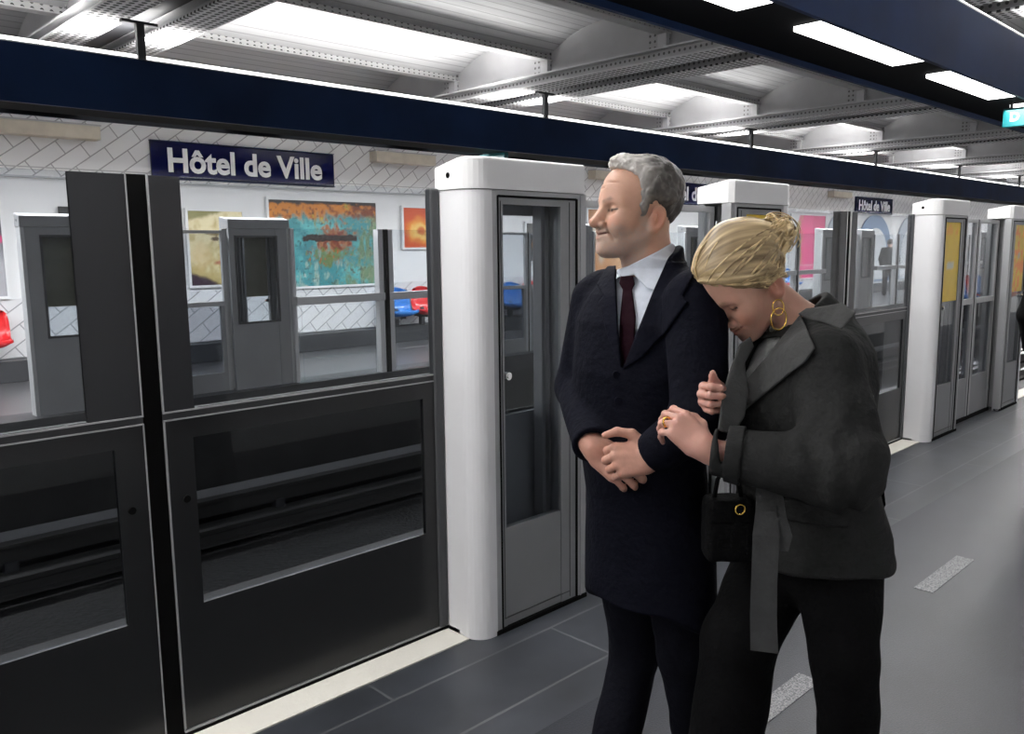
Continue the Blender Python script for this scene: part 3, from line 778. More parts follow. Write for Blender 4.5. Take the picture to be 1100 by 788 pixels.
# hanging exit signs
def teal_sign(loc, w_, h_, letter, label):
    o = empty('exit_sign', loc, 0, label, 'hanging sign')
    MB().box(-.035, .035, -w_/2, w_/2, -h_, 0, .006).build('sign_body', MT['teal'], o)
    MB().box(-.012, .012, -w_/2+.05, -w_/2+.07, 0, .05).box(-.012, .012, w_/2-.07, w_/2-.05, 0, .05).build('bracket', MT['grey_dark'], o)
    if letter:
        me = text_mesh(letter, h_*.62, .004, .002)
        for v in me.vertices: v.co = Vector((-.037-v.co.z, -(v.co.x)+w_/2-.10, v.co.y-h_/2))
        link('lettering', me, MT['sign_white'], o)
    return o
teal_sign((8.95, 2.30, 2.82), .56, .17, 'D', 'teal hanging exit sign at the right edge under the light beam')
teal_sign((7.80, 8.36, 2.83), .5, .10, '', 'small teal hanging sign under the long dark beam above the white pillar')
# ------------------------------------------------------------------ organic shapes: distance fields turned into quad meshes
V3 = lambda *a: np.array(a, float)
def nrm(v): v = np.asarray(v, float); return v/np.linalg.norm(v)
def cone(p, a, b, r1, r2=None):
    a = np.asarray(a, float); b = np.asarray(b, float); r2 = r1 if r2 is None else r2
    ba = b-a; t = np.clip((p-a)@ba/max(ba@ba, 1e-12), 0, 1)
    return np.linalg.norm(p-a-t[:, None]*ba, axis=1)-(r1+(r2-r1)*t)
def chain(p, pts, rs, k=.0):
    d = None
    for i in range(len(pts)-1):
        e = cone(p, pts[i], pts[i+1], rs[i], rs[i+1]); d = e if d is None else (smin(d, e, k) if k else np.minimum(d, e))
    return d
def ell(p, c, r):
    q = p-np.asarray(c, float); r = np.asarray(r, float)
    k0 = np.linalg.norm(q/r, axis=1); k1 = np.linalg.norm(q/(r*r), axis=1)
    return k0*(k0-1)/np.maximum(k1, 1e-9)
def smin(a, b, k): h = np.clip(.5+.5*(b-a)/k, 0, 1); return b+(a-b)*h-k*h*(1-h)
def smax(a, b, k): return -smin(-a, -b, k)
def loft(p, rows):
    """rows of (z, cx, cy, rx, ry): an upright body of elliptical sections"""
    R = np.array(rows, float); R = R[np.argsort(R[:, 0])]; z = p[:, 2]
    c = [np.interp(z, R[:, 0], R[:, i]) for i in range(1, 5)]
    dx, dy = p[:, 0]-c[0], p[:, 1]-c[1]
    k0 = np.sqrt((dx/c[2])**2+(dy/c[3])**2); k1 = np.sqrt((dx/c[2]**2)**2+(dy/c[3]**2)**2)
    d = k0*(k0-1)/np.maximum(k1, 1e-6)
    d = np.where(k0 < 1e-3, -np.minimum(c[2], c[3]), d)
    return np.maximum(d, np.maximum(z-R[-1, 0], R[0, 0]-z))
def pxy(p):
    q = p-CAM; w = np.maximum(q@FW, .05)
    return 550+FOC*(q@RT)/w, 394-FOC*(q@UP)/w, w
def poly2(x, y, pts):
    """signed distance to a polygon, negative inside"""
    P = np.array(pts, float); d = np.full(x.shape, 1e18); s = np.ones(x.shape)
    for i in range(len(P)):
        a, b = P[i], P[i-1]; e = b-a; wx, wy = x-a[0], y-a[1]
        t = np.clip((wx*e[0]+wy*e[1])/max(e@e, 1e-9), 0, 1)
        d = np.minimum(d, (wx-e[0]*t)**2+(wy-e[1]*t)**2)
        c1 = y >= a[1]; c2 = y < b[1]; c3 = e[0]*wy > e[1]*wx
        s = np.where((c1 & c2 & c3) | (~c1 & ~c2 & ~c3), -s, s)
    return s*np.sqrt(d)
def sight(p, pts):
    """distance to the prism of sight lines through a photo outline, in metres"""
    x, y, w = pxy(p); return poly2(x, y, pts)*w/FOC
def mesh_field(fn, lo, hi, h, refine=1):
    lo = np.asarray(lo, float); hi = np.asarray(hi, float); B = 10
    nb = np.ceil((hi-lo)/(h*B)).astype(int); n = nb*B+1
    vol = np.full(n, 1., np.float32)
    ctr = np.stack(np.meshgrid(*[np.arange(k) for k in nb], indexing='ij'), -1).reshape(-1, 3)
    dc = fn(lo+(ctr*B+B/2)*h)
    rad = math.sqrt(3)*B/2*h
    g = np.stack(np.meshgrid(*[np.arange(B+1)]*3, indexing='ij'), -1).reshape(-1, 3)
    for c, d in zip(ctr, dc):
        o = c*B
        if d < 0: vol[o[0]:o[0]+B+1, o[1]:o[1]+B+1, o[2]:o[2]+B+1] = np.where(vol[o[0]:o[0]+B+1, o[1]:o[1]+B+1, o[2]:o[2]+B+1] == 1., -1., vol[o[0]:o[0]+B+1, o[1]:o[1]+B+1, o[2]:o[2]+B+1])
    act = ctr[np.abs(dc) < rad*1.5+.012]
    for i in range(0, len(act), 150):
        a = act[i:i+150]; ii = (a[:, None, :]*B+g[None]).reshape(-1, 3)
        vol[ii[:, 0], ii[:, 1], ii[:, 2]] = fn(lo+ii*h)
    s = vol < 0
    cnt = np.zeros(n-1, np.int8)
    for dx in (0, 1):
        for dy in (0, 1):
            for dz in (0, 1): cnt += s[dx:n[0]-1+dx, dy:n[1]-1+dy, dz:n[2]-1+dz]
    cell = np.argwhere((cnt > 0) & (cnt < 8))
    cid = np.full(n-1, -1, np.int32); cid[cell[:, 0], cell[:, 1], cell[:, 2]] = np.arange(len(cell))
    off = np.array([(x, y, z) for x in (0, 1) for y in (0, 1) for z in (0, 1)])
    cv = np.stack([vol[cell[:, 0]+o[0], cell[:, 1]+o[1], cell[:, 2]+o[2]] for o in off], 1)
    acc = np.zeros((len(cell), 3)); num = np.zeros(len(cell))
    for a in range(8):
        for b in range(a+1, 8):
            if np.abs(off[a]-off[b]).sum() != 1: continue
            va, vb = cv[:, a], cv[:, b]; m = (va < 0) != (vb < 0)
            t = np.where(m, va/np.where(m, va-vb, 1), 0)
            acc += m[:, None]*(off[a]+t[:, None]*(off[b]-off[a])); num += m
    P = lo+(cell+acc/num[:, None])*h
    F = []
    for ax in range(3):
        u, v = (ax+1) % 3, (ax+2) % 3
        sl0 = [slice(None)]*3; sl1 = [slice(None)]*3; sl0[ax] = slice(0, -1); sl1[ax] = slice(1, None)
        A, Bs = s[tuple(sl0)], s[tuple(sl1)]
        e = np.argwhere(A != Bs)
        e = e[(e[:, u] > 0) & (e[:, v] > 0) & (e[:, u] < n[u]-1) & (e[:, v] < n[v]-1)]
        du = np.zeros(3, int); du[u] = 1; dv = np.zeros(3, int); dv[v] = 1
        q = np.stack([cid[tuple(x.T)] for x in (e-du-dv, e-dv, e, e-du)], 1)
        fl = A[tuple(e.T)]
        q = np.where(fl[:, None], q, q[:, ::-1]); F.append(q)
    F = np.concatenate(F); F = F[(F >= 0).all(1)]
    for _ in range(refine):                              # settle the vertices on the surface
        e = h*.5; d0 = fn(P)
        G = np.stack([fn(P+np.eye(3)[i]*e)-d0 for i in range(3)], 1)/e
        P = P-np.clip(d0, -h*.6, h*.6)[:, None]*G/np.maximum((G*G).sum(1), .3)[:, None]*.8
    return P, F
def field_obj(name, fn, lo, hi, h, m, parent=None, base=(0, 0, 0), colour=None, refine=1, keep=None):
    P, F = mesh_field(fn, lo, hi, h, refine)
    if keep is not None:
        k = keep(P)[F].all(1); F = F[k]; used = np.unique(F); mp = np.full(len(P), -1); mp[used] = np.arange(len(used)); P = P[used]; F = mp[F]
    me = bpy.data.meshes.new(name)
    me.from_pydata((P-np.asarray(base, float)).tolist(), [], F.tolist())
    if colour is not None:
        c = colour(P); ca = me.color_attributes.new('Col', 'FLOAT_COLOR', 'POINT')
        ca.data.foreach_set('color', np.concatenate([np.clip(c, 0, 1), np.ones((len(c), 1))], 1).astype(np.float32).ravel())
    me.polygons.foreach_set('use_smooth', np.ones(len(me.polygons), bool))
    o = link(name, me, m, parent)
    return o
def bounds(pts, pad): P = np.array(pts, float); return P.min(0)-pad, P.max(0)+pad

# ---- head, in its own frame: x forward, y to the person's left, z up, ear canals at the origin
def head_field(q, fem=False):
    y = np.abs(q[:, 1]); m = np.stack([q[:, 0], y, q[:, 2]], 1); j = .92 if fem else 1.
    d = ell(q, (-.008, 0, .062), (.094, .076, .083))
    d = smin(d, ell(q, (.035, 0, .064), (.064, .062, .066)), .03)
    d = smin(d, cone(q, (.043, 0, .03), (.056, 0, -.035), .055, .045*j), .03)
    d = smin(d, ell(m, (.066, .044, .006), (.024, .022, .024)), .025)
    d = smin(d, cone(m, (.004, .053*j, -.026), (.076, .015, -.064), .020, .021*j), .03)
    d = smin(d, ell(q, (.094, 0, -.067), (.020*j, .022*j, .019)), .018)
    d = smin(d, cone(m, (.088, .010, .047), (.071, .047, .044), .013*j, .011), .014)
    d = smin(d, ell(q, (.078, 0, -.032), (.032, .034, .026)), .02)
    d = smin(d, ell(m, (.074, .038, -.012), (.025, .022, .022)), .02)
    d = smax(d, -ell(m, (.103, .034, .026), (.021, .018, .0125)), .010)
    d = smin(d, ell(m, (.078, .033, .026), (.0155, .0165, .0135)), .003)
    d = smin(d, cone(q, (.092, 0, .038), (.1230 if fem else .1185, 0, -.002), .0105*j, .0130*j), .010)
    d = smin(d, ell(q, (.1265 if fem else .1215, 0, -.005), (.0145*j, .0138*j, .0120)), .006)
    d = smin(d, ell(m, (.106, .0150, -.010), (.0125, .0085, .0090)), .006)
    d = smax(d, -ell(m, (.112, .007, -.0165), (.006, .0035, .003)), .003)
    d = smin(d, cone(m, (.1125, 0, -.0265), (.095, .024, -.030), .0055, .0035), .006)
    d = smin(d, cone(m, (.1100, 0, -.0405), (.095, .021, -.034), .0065, .004), .006)
    d = smax(d, -cone(m, (.119, 0, -.0335), (.095, .030, -.028), .0020, .0024), .0035)
    d = smax(d, -cone(m, (.102, .021, -.010), (.088, .038, -.042), .0030, .0025), .008)
    # ears
    a = math.radians(-12); e = m-V3(-.006, .078, .002)
    e = np.stack([e[:, 0]*math.cos(a)-e[:, 2]*math.sin(a), e[:, 1]-.28*(-e[:, 0]), e[:, 0]*math.sin(a)+e[:, 2]*math.cos(a)], 1)
    er = ell(e, (0, 0, .003), (.0185, .0085, .031))
    er = smin(er, ell(e, (.004, -.002, -.022), (.010, .007, .012)), .01)
    er = smax(er, -ell(e, (.002, .0095, .005), (.0125, .0095, .0235)), .003)
    er = smin(er, ell(e, (.006, .0045, .002), (.004, .003, .011)), .004)
    if not fem:                                          # laughter lines at the eye, creases on the brow
        for a_, b_ in (((.076, .052, .030), (.058, .062, .036)), ((.076, .052, .024), (.056, .063, .022)), ((.078, .050, .012), (.066, .058, .004))):
            d = smax(d, -cone(m, a_, b_, .0016, .0010), .003)
        for z_ in (.078, .092): d = smax(d, -cone(m, (.100, 0, z_), (.080, .046, z_-.004), .0012, .0008), .004)
    return smin(d, er, .006)
def neck_field(q, r=.056): return cone(q, (-.010, 0, -.012), (-.030, 0, -.150), r*.93, r*1.03)
def face_colour(q, base, fem=False, stubble=0., seed=0):
    m = np.stack([q[:, 0], np.abs(q[:, 1]), q[:, 2]], 1)
    c = np.tile(np.array(base, float), (len(q), 1)); n = vnoise(q*60, seed)*.5+vnoise(q*160, seed+1)*.5
    c *= (1+.05*n)[:, None]
    def blend(w, col): nonlocal c; w = np.clip(w, 0, 1)[:, None]; c = c*(1-w)+np.array(col, float)*w
    blush = (1-ss(.008, .032, np.linalg.norm(m-V3(.088, .044, -.006), axis=1)))*.45+(1-ss(.004, .02, np.linalg.norm(m-V3(.126, 0, -.004), axis=1)))*.45+(1-ss(.01, .04, np.linalg.norm(m-V3(-.006, .08, .0), axis=1)))*.55
    blend(blush, (base[0]*.98, base[1]*.66, base[2]*.62))
    if stubble:
        poly = [(.030, .030), (.034, -.016), (.070, -.022), (.088, -.012), (.130, -.016), (.135, -.100), (.03, -.11), (-.004, -.06), (.008, .0)]
        w = ss(.014, -.010, poly2(q[:, 0], q[:, 2], poly)+.004*vnoise(q*120, 7))*ss(.0, .02, q[:, 0]+.0)
        blend(w*stubble*(.55+.45*ss(-.5, .5, vnoise(q*420, 9))), (.40, .345, .305))
    lip = np.minimum(cone(m, (.1130, 0, -.0275), (.096, .023, -.031), .0050, .0028), cone(m, (.1115, 0, -.0405), (.096, .020, -.034), .0060, .0032))
    blend(ss(.0025, -.001, lip)*(.85 if fem else .55), (.42, .12, .10) if fem else (.40, .17, .13))
    blend(ss(.0016, -.001, cone(m, (.119, 0, -.0335), (.095, .030, -.028), .0026, .0028))*.85, (.10, .03, .025))
    br = np.minimum(cone(m, (.103, .011, .045), (.096, .030, .051), .0045, .0045), cone(m, (.096, .030, .051), (.076, .052, .047), .0045, .003))
    blend(ss(.003, -.002, br)*(.6 if fem else .8)*(.7+.3*vnoise(q*300, 4)), (.20, .13, .07) if fem else (.10, .085, .075))
    eye = np.maximum(cone(m, (.0955, .022, .0245), (.085, .048, .0265), .0042 if not fem else .0036, .0024), 0)
    blend(ss(.0018, .0002, eye)*(q[:, 0] > .07), (.035, .025, .02))
    blend(ss(.0015, .0, ell(m, (.112, .007, -.017), (.005, .0035, .0025)))*.8, (.12, .04, .03))
    return c

# ---- hand, in its own frame: x to the fingertips, y to the thumb side, z out of the back of the hand
FING = [((.088, .026, .0), (.042, .025, .020), .0092), ((.092, .005, .002), (.046, .029, .021), .0094), ((.087, -.0155, .0), (.042, .027, .020), .0088), ((.079, -.034, -.004), (.033, .020, .018), .0076)]
def hand_field(q, curl, thumb, spread=(.10, .02, -.06, -.14)):
    d = None
    for (b, L, r), sp in zip(FING, spread):
        e = cone(q, (.004, b[1]*.55, -.002), V3(*b)-V3(.006, 0, 0), .0155, .0118); d = e if d is None else smin(d, e, .012)
    d = smin(d, cone(q, (.012, .022, -.010), (.045, .030, -.012), .014, .012), .015)
    d = smin(d, cone(q, (.02, -.028, -.010), (.065, -.030, -.010), .012, .010), .012)
    d = smin(d, cone(q, (-.022, 0, 0), (.006, 0, -.001), .025, .025), .02)
    fd = None
    for i, ((b, L, r), sp) in enumerate(zip(FING, spread)):
        a = 0.; p = V3(*b); pts = [p]; rs = [r*1.08]
        for l_, c_, k in zip(L, curl[i], (1., .93, .82)):
            a += c_; dr = V3(math.cos(a)*math.cos(sp), math.cos(a)*math.sin(sp), -math.sin(a)); p = p+dr*l_; pts.append(p); rs.append(r*k)
        f = chain(q, pts, rs, .004)
        f = smin(f, np.linalg.norm(q-pts[1]-V3(0, 0, .0008), axis=1)-r*1.03, .004)
        fd = f if fd is None else smin(fd, f, .0016)
    d = smin(d, fd, .007)
    t = chain(q, [V3(*x) for x in thumb], [.0145, .0118, .0100, .0080], .005)
    return smin(d, t, .009)
TH_REST = ((.018, .024, -.010), (.048, .046, -.016), (.076, .056, -.020), (.100, .058, -.024))
class Frame:
    """a rigid frame; to(p) gives local coordinates"""
    def __init__(s, o, x, z, sc=1., left=False):
        s.o = np.asarray(o, float); s.x = nrm(x); z = np.asarray(z, float); s.z = nrm(z-s.x*(z@s.x)); s.y = np.cross(s.z, s.x)*(-1 if left else 1); s.s = sc
    def to(s, p): q = p-s.o; return np.stack([q@s.x, q@s.y, q@s.z], 1)/s.s
    def out(s, l): l = np.asarray(l, float)*s.s; return s.o+s.x*l[0]+s.y*l[1]+s.z*l[2]
IR, IU, IT = _R, _U, -_F                                # across, up and towards the viewer, for posing the two walkers
def fabric(name, col, rough=.85, bump=.25, sheen=.0, spec=.08):
    m = mat(name, col, rough, bump=bump, bscale=55, var=.12, vscale=25, spec=spec)
    b = m.node_tree.nodes['Principled BSDF']; b.inputs['Sheen Weight'].default_value = sheen
    return m
MT['skin'] = vcol('skin', .48, .12, 260, .35, .12)
MT['hair'] = vcol('hair', .42, .0, 200, .45)
MT['navy_cloth'] = fabric('navy_cloth', (.0036, .0040, .0085)); MT['navy_lapel'] = fabric('navy_lapel', (.0042, .0046, .0098))
MT['trouser_navy'] = fabric('trouser_navy', (.0040, .0042, .0075)); MT['black_cloth'] = fabric('black_cloth', (.0030, .0030, .0034))
MT['shirt'] = fabric('shirt', (.62, .66, .74), .8, .1); MT['tie'] = fabric('tie', (.014, .0035, .007), .8, .15, spec=.06)
MT['grey_cloth'] = fabric('grey_cloth', (.021, .0215, .0215), .8, .3); MT['grey_collar'] = fabric('grey_collar', (.068, .069, .069), .8, .25)
MT['belt_cloth'] = fabric('belt_cloth', (.050, .051, .052), .7, .2); MT['blouse'] = fabric('blouse', (.32, .33, .33), .5, .4)
MT['shoe'] = mat('shoe', (.006, .006, .007), .3); MT['gold'] = mat('gold', (.85, .55, .12), .22, 1.)
def folds(p, amp, s=(9, 9, 5), seed=0): return amp*(vnoise(p*np.array(s), seed)+.5*vnoise(p*np.array(s)*2.3, seed+1))
def body_with(fields, p, base):
    """union of a coarse body and detailed pieces that only matter near their centres: (centre, reach, blend, fn)"""
    d = base
    for c, reach, k, fn in fields:
        m = np.linalg.norm(p-c, axis=1) < reach
        if m.any(): d[m] = smin(d[m], fn(p[m]), k)
    return d
def shoe_field(q):
    """x to the toe; sole at z = 0"""
    d = smin(cone(q, (.02, 0, .045), (.15, 0, .032), .042, .036), cone(q, (.15, 0, .032), (.215, .005, .026), .036, .024), .02)
    d = smin(d, cone(q, (.0, 0, .05), (-.01, 0, .11), .042, .045), .03)
    return np.maximum(d, -q[:, 2])
# ------------------------------------------------------------------ the man
MB_ = V3(1.66, 1.25, 0)
mX, mL = V3(-1, 0, 0), V3(0, -1, 0)
def ml(f, l, z): return MB_+mX*f+mL*l+V3(0, 0, z)
man = empty('person', MB_.tolist(), 0, 'man with short grey hair in a dark navy overcoat, white shirt and tie, hands clasped', 'person')
yaw = math.radians(19)
hf = -IR*math.cos(yaw)+IT*math.sin(yaw); hf = hf+IU*.02
ear = atd(703.5, 237, 1.985)
hl = nrm(np.cross(IU, hf))
MH = Frame(ear-hl*.075, hf, IU, 1.0)
# skeleton
m_rs, m_re, m_rw = at(642, 322, 1.42), at(622, 415, 1.47), at(637, 479, 1.275)
m_ls, m_le, m_lw = at(748, 325, 1.07), at(752, 452, .99), at(700, 488, 1.115)
m_rk, m_rk2 = at(683, 700, 1.335), at(662, 788, 1.335)
m_ra = m_rk+(m_rk2-m_rk)*((m_rk[2]-.09)/(m_rk[2]-m_rk2[2]))
m_lk, m_lk2 = at(735, 700, 1.16), at(748, 788, 1.16)
m_la = m_lk+(m_lk2-m_lk)*((m_lk[2]-.10)/(m_lk[2]-m_lk2[2]))
HR = Frame(m_rw+(IR*.006-IU*.004), IR*.74-IU*.46+IT*.48, IT*.70+IU*.50-IR*.40, 1.0)
HL = Frame(m_lw+IT*.014+IU*.002+IR*.004, -IR*.90-IU*.10-IT*.10, IT*.85+IU*.40, 1.0, left=True)
R_CURL = [(.55, .75, .5), (.6, .8, .5), (.65, .85, .5), (.7, .9, .5)]
L_CURL = [(1.15, 1.0, .5), (1.15, 1.05, .5), (1.15, 1.05, .5), (1.15, 1.05, .5)]
TH_L = ((.020, .026, .000), (.045, .052, .006), (.078, .060, .010), (.106, .054, .010))
TH_R = ((.018, .024, -.010), (.045, .042, -.022), (.066, .040, -.034), (.084, .032, -.044))
def man_torso_rows(o):
    R = [(1.530, -.035, .060, .075), (1.500, -.030, .085, .120), (1.465, -.020, .105, .170), (1.40, -.005, .120, .195), (1.28, .005, .132, .195), (1.15, .005, .128, .180), (1.05, -.005, .122, .170), (.95, -.022, .118, .172), (.80, -.036, .124, .186), (.60, -.042, .128, .196)]
    return [(z, *(MB_[:2]+mX[:2]*f), rf-o, rl-o) for z, f, rf, rl in R]
def man_body(p):
    d = loft(p, [r for r in man_torso_rows(.035) if r[0] > .78])
    d = smin(d, chain(p, [m_rs, m_re, m_rw], [.048, .040, .026], .02), .04)
    d = smin(d, chain(p, [m_ls, m_le, m_lw], [.048, .040, .026], .02), .04)
    for s, k, a in ((-1, m_rk, m_ra), (1, m_lk, m_la)):
        d = smin(d, chain(p, [ml(-.03, s*.085, .88), k, a], [.075, .048, .035], .02), .05)
        d = smin(d, cone(p, a-V3(0, 0, .035), a+mX*.13-V3(0, 0, .05), .032, .022), .03)
    return body_with([(MH.o+MH.z*.02, .20, .015, lambda p: smin(head_field(MH.to(p)), neck_field(MH.to(p)), .02)),
                      (MH.out((-.03, 0, -.13)), .16, .03, lambda p: neck_field(MH.to(p), .057)),
                      (HR.out((.06, 0, 0)), .15, .012, lambda p: hand_field(HR.to(p), R_CURL, TH_R)),
                      (HL.out((.06, 0, 0)), .15, .0015, lambda p: hand_field(HL.to(p), L_CURL, TH_L))], p, d)
def man_skin(P):
    c = face_colour(MH.to(P), (.56, .325, .235), stubble=.62, seed=3)
    hand = np.minimum(np.linalg.norm(P-HR.out((.06, 0, 0)), axis=1), np.linalg.norm(P-HL.out((.06, 0, 0)), axis=1)) < .17
    c[hand] = np.array((.55, .29, .22))*(1+.10*vnoise(P[hand]*70, 5)+.06*vnoise(P[hand]*180, 6))[:, None]
    return c
allp = [ml(-.25, -.3, 0), ml(.3, .35, 1.82), m_ra+V3(-.25, 0, 0), m_la+V3(.1, 0, 0), MH.out((.15, 0, 0)), MH.out((-.12, 0, .16)), HR.out((.12, 0, 0)), m_re]
lo, hi = bounds(allp, .06)
field_obj('body', man_body, lo, hi, .0036, MT['skin'], man, MB_, man_skin)
# hair: short, silver at the front, darker behind
HAIR_M = [(.082, .128), (.058, .121), (.041, .106), (.037, .08), (.038, .035), (.030, .012), (.019, .012), (.015, .040), (-.004, .044), (-.026, .030), (-.034, .0), (-.046, -.034), (-.066, -.050), (-.15, -.045), (-.15, .25), (.12, .25), (.12, .14)]
def man_hair(p):
    q = MH.to(p); reg = poly2(q[:, 0], q[:, 2], HAIR_M)+.004*vnoise(q*110, 8)+.002*vnoise(q*300, 9)
    top = ss(.06, .13, q[:, 2]); fr = ss(.02, .07, q[:, 0])*top
    th = (.007+.010*top+.008*fr)*(.35+.65*ss(.0, .022, -reg))+.0030*vnoise(q*np.array([80, 260, 60]), 1)+.0035*vnoise(q*np.array([35, 60, 35]), 2)
    return smax(head_field(q)-th, reg, .004)
def man_hair_col(P):
    q = MH.to(P); n = vnoise(q*np.array([60, 240, 60]), 4)*.6+vnoise(q*np.array([160, 160, 160]), 5)*.4
    silver = np.clip(ss(-.03, .06, q[:, 0])*ss(.06, .13, q[:, 2])+.35*ss(.0, .035, q[:, 0])+.22*n, 0, 1)
    return mixc(C3(.060, .055, .052), C3(.58, .55, .52), silver)
lo, hi = bounds([MH.out((.13, .1, .2)), MH.out((-.14, -.1, -.08)), MH.out((-.14, .1, .2)), MH.out((.13, -.1, -.08))], .02)
field_obj('hair', man_hair, lo, hi, .0028, MT['hair'], man, MB_, man_hair_col)
# overcoat
V_OPEN = [(663, 281), (724, 258), (714, 285), (701, 314), (686, 352), (669, 396), (664, 352), (662, 300)]
def front_of(p, off=0.): return (p-ml(off, 0, 0))@mX            # > 0 in front of the chest centre
def man_coat_solid(p):
    d = loft(p, man_torso_rows(0.))
    for s_, e_, w_ in ((m_rs, m_re, m_rw), (m_ls, m_le, m_lw)):
        a_ = nrm(w_-e_); arm = smax(chain(p, [s_, e_, w_], [.070, .062, .050], .02), (p-w_)@a_+.004, .006)
        arm = np.maximum(arm, -np.maximum(cone(p, w_-a_*.04, w_+a_*.1, .036), -((p-w_)@a_+.05)))
        d = smin(d, arm, .022)
    d = smin(d, cone(p, ml(-.03, -.13, 1.475), ml(-.03, .13, 1.475), .045), .05)
    m = np.linalg.norm(p-MH.out((-.04, 0, -.12)), axis=1) < .16
    if m.any():                                         # the collar stands round the back of the neck
        qh = MH.to(p[m]); d[m] = smin(d[m], smax(neck_field(qh)-.030, qh[:, 2]+.066+.55*(qh[:, 0]+.085), .006), .015)
    return d+folds(p, .0035, (9, 9, 6), 3)
def collar_cut(p): return np.maximum(sight(p, V_OPEN), -front_of(p, -.08))
def man_coat(p):
    d = man_coat_solid(p)
    d = smax(d, -collar_cut(p), .006)
    d = np.maximum(d, -(neck_field(MH.to(p))-.020))
    # front skirt edge hangs apart, the back is longer
    return smax(d, (.635+.05*ss(-.03, .06, front_of(p)))-p[:, 2], .01)
lo, hi = bounds([ml(-.2, -.26, .62), ml(.2, .3, 1.56), m_re, m_le, m_rw, m_lw], .09)
field_obj('overcoat', man_coat, lo, hi, .0050, MT['navy_cloth'], man, MB_)
LAP_L = [(725, 259), (738, 268), (748, 292), (733, 318), (739, 324), (716, 356), (690, 384), (669, 397), (686, 352), (701, 314), (714, 285)]
LAP_R = [(662, 281), (652, 286), (641, 305), (648, 318), (643, 324), (652, 360), (668, 397), (664, 352), (661, 300)]
def lapel(poly): return lambda p: smax(smax(man_coat_solid(p)-.0075, sight(p, poly), .004), -front_of(p, -.09), .004)
for nm, pl in (('lapel', LAP_L), ('lapel', LAP_R)):
    field_obj(nm, lapel(pl), ml(-.12, .26, 1.18)-V3(.3, .05, 0), ml(-.12, -.26, 1.58)+V3(.1, .05, 0), .0036, MT['navy_lapel'], man, MB_)
def man_shirt(p):
    d = loft(p, [r for r in man_torso_rows(.022) if r[0] > .9])
    return smin(d, neck_field(MH.to(p))-.004 + 10*np.maximum(0, MH.to(p)[:, 2]+.135), .02)
lo, hi = bounds([ml(-.16, -.22, .96), ml(.16, .22, 1.56)], .03)
field_obj('shirt', man_shirt, lo, hi, .006, MT['shirt'], man, MB_)
COLLAR = [(661, 290), (676, 285), (690, 278), (706, 270), (721, 261), (727, 264), (718, 285), (703, 312), (694, 309), (681, 295), (668, 298)]
def man_collar(p):
    base = smin(neck_field(MH.to(p)), loft(p, man_torso_rows(.022)), .03)
    return smax(smax(base-.017, sight(p, COLLAR), .004), -front_of(p, -.12), .004)
lo, hi = bounds([ml(-.1, -.15, 1.40), ml(.2, .15, 1.60)], .03)
field_obj('shirt_collar', man_collar, lo, hi, .0026, MT['shirt'], man, MB_)
TIE = [(667, 296), (680, 296), (682, 305), (679, 311), (683, 340), (680, 400), (664, 400), (666, 340), (669, 311), (665, 304)]
def man_tie(p):
    base = smin(loft(p, man_torso_rows(.022)), neck_field(MH.to(p)), .03)
    x, y, w = pxy(p)
    return smax(smax(base-.010-.008*ss(313, 303, y), sight(p, TIE), .004), -front_of(p, 0), .004)
lo, hi = bounds([ml(.0, -.14, 1.12), ml(.2, .14, 1.56)], .03)
field_obj('tie', man_tie, lo, hi, .0030, MT['tie'], man, MB_)
def man_trousers(p):
    d = None
    for s, k, a in ((-1, m_rk, m_ra), (1, m_lk, m_la)):
        e = chain(p, [ml(-.03, s*.07, .86), k, a+V3(0, 0, -.01)], [.090, .068, .060], .02); d = e if d is None else smin(d, e, .025)
    d = smax(d+folds(p, .005, (9, 9, 7), 12), p[:, 2]-.93, .01)
    return smax(d, .055-p[:, 2], .008)
lo, hi = bounds([ml(-.2, -.25, .03), ml(.2, .25, .95), m_ra, m_la], .09)
field_obj('trousers', man_trousers, lo, hi, .0065, MT['trouser_navy'], man, MB_)
for a in (m_ra, m_la):
    fr = Frame(V3(a[0], a[1], 0)-mX*.0, mX, IU)
    field_obj('shoe', lambda p, fr=fr: shoe_field(fr.to(p)), fr.o+V3(-.30, -.08, 0), fr.o+V3(.10, .08, .2), .006, MT['shoe'], man, MB_)
for px_, py_ in ((662, 402), (664, 430)):
    c = at(px_, py_, 1.25); hit = c
    for t in np.linspace(1.5, 2.4, 600):
        c = atd(px_, py_, t)
        if man_coat_solid(c[None])[0] < 0: hit = c; break
    hit = hit-MB_
    MB().cyl((hit-_F*.006).tolist(), (hit+_F*.004).tolist(), .009, 14).build('coat_button', MT['navy_lapel'], man)
# ------------------------------------------------------------------ the woman
WB_ = V3(1.76, .86, 0)
_wa = math.radians(155)
wX = V3(math.cos(_wa), math.sin(_wa), 0); wL = np.cross(IU, wX)
def wl(f, l, z): return WB_+wX*f+wL*l+V3(0, 0, z)
woman = empty('person', WB_.tolist(), 0, 'woman with blond pinned-up hair and gold hoop earrings in a dark grey coat, head bowed', 'person')
yaw, pit_ = math.radians(18), math.radians(46)
hy = -IR*math.cos(yaw)+IT*math.sin(yaw)
hf = hy*math.cos(pit_)-IU*math.sin(pit_); hu = IU*math.cos(pit_)+hy*math.sin(pit_)
w_ear = atd(832.5, 309, 1.80)
WH = Frame(w_ear-nrm(np.cross(hu, hf))*.073, hf, hu, .95)
w_ls, w_le, w_lw = atd(884, 396, 1.73), atd(908, 505, 1.60), atd(762, 484, 1.685)
w_rs, w_re, w_rw = atd(842, 392, 2.04), atd(812, 462, 2.02), atd(797, 428, 1.835)
w_neck = atd(863, 352, 1.88)
WHL = Frame(atd(757, 481, 1.680), -IR*.60+IU*.62-IT*.34, IT*.72+IU*.52+IR*.10, .86, left=True)
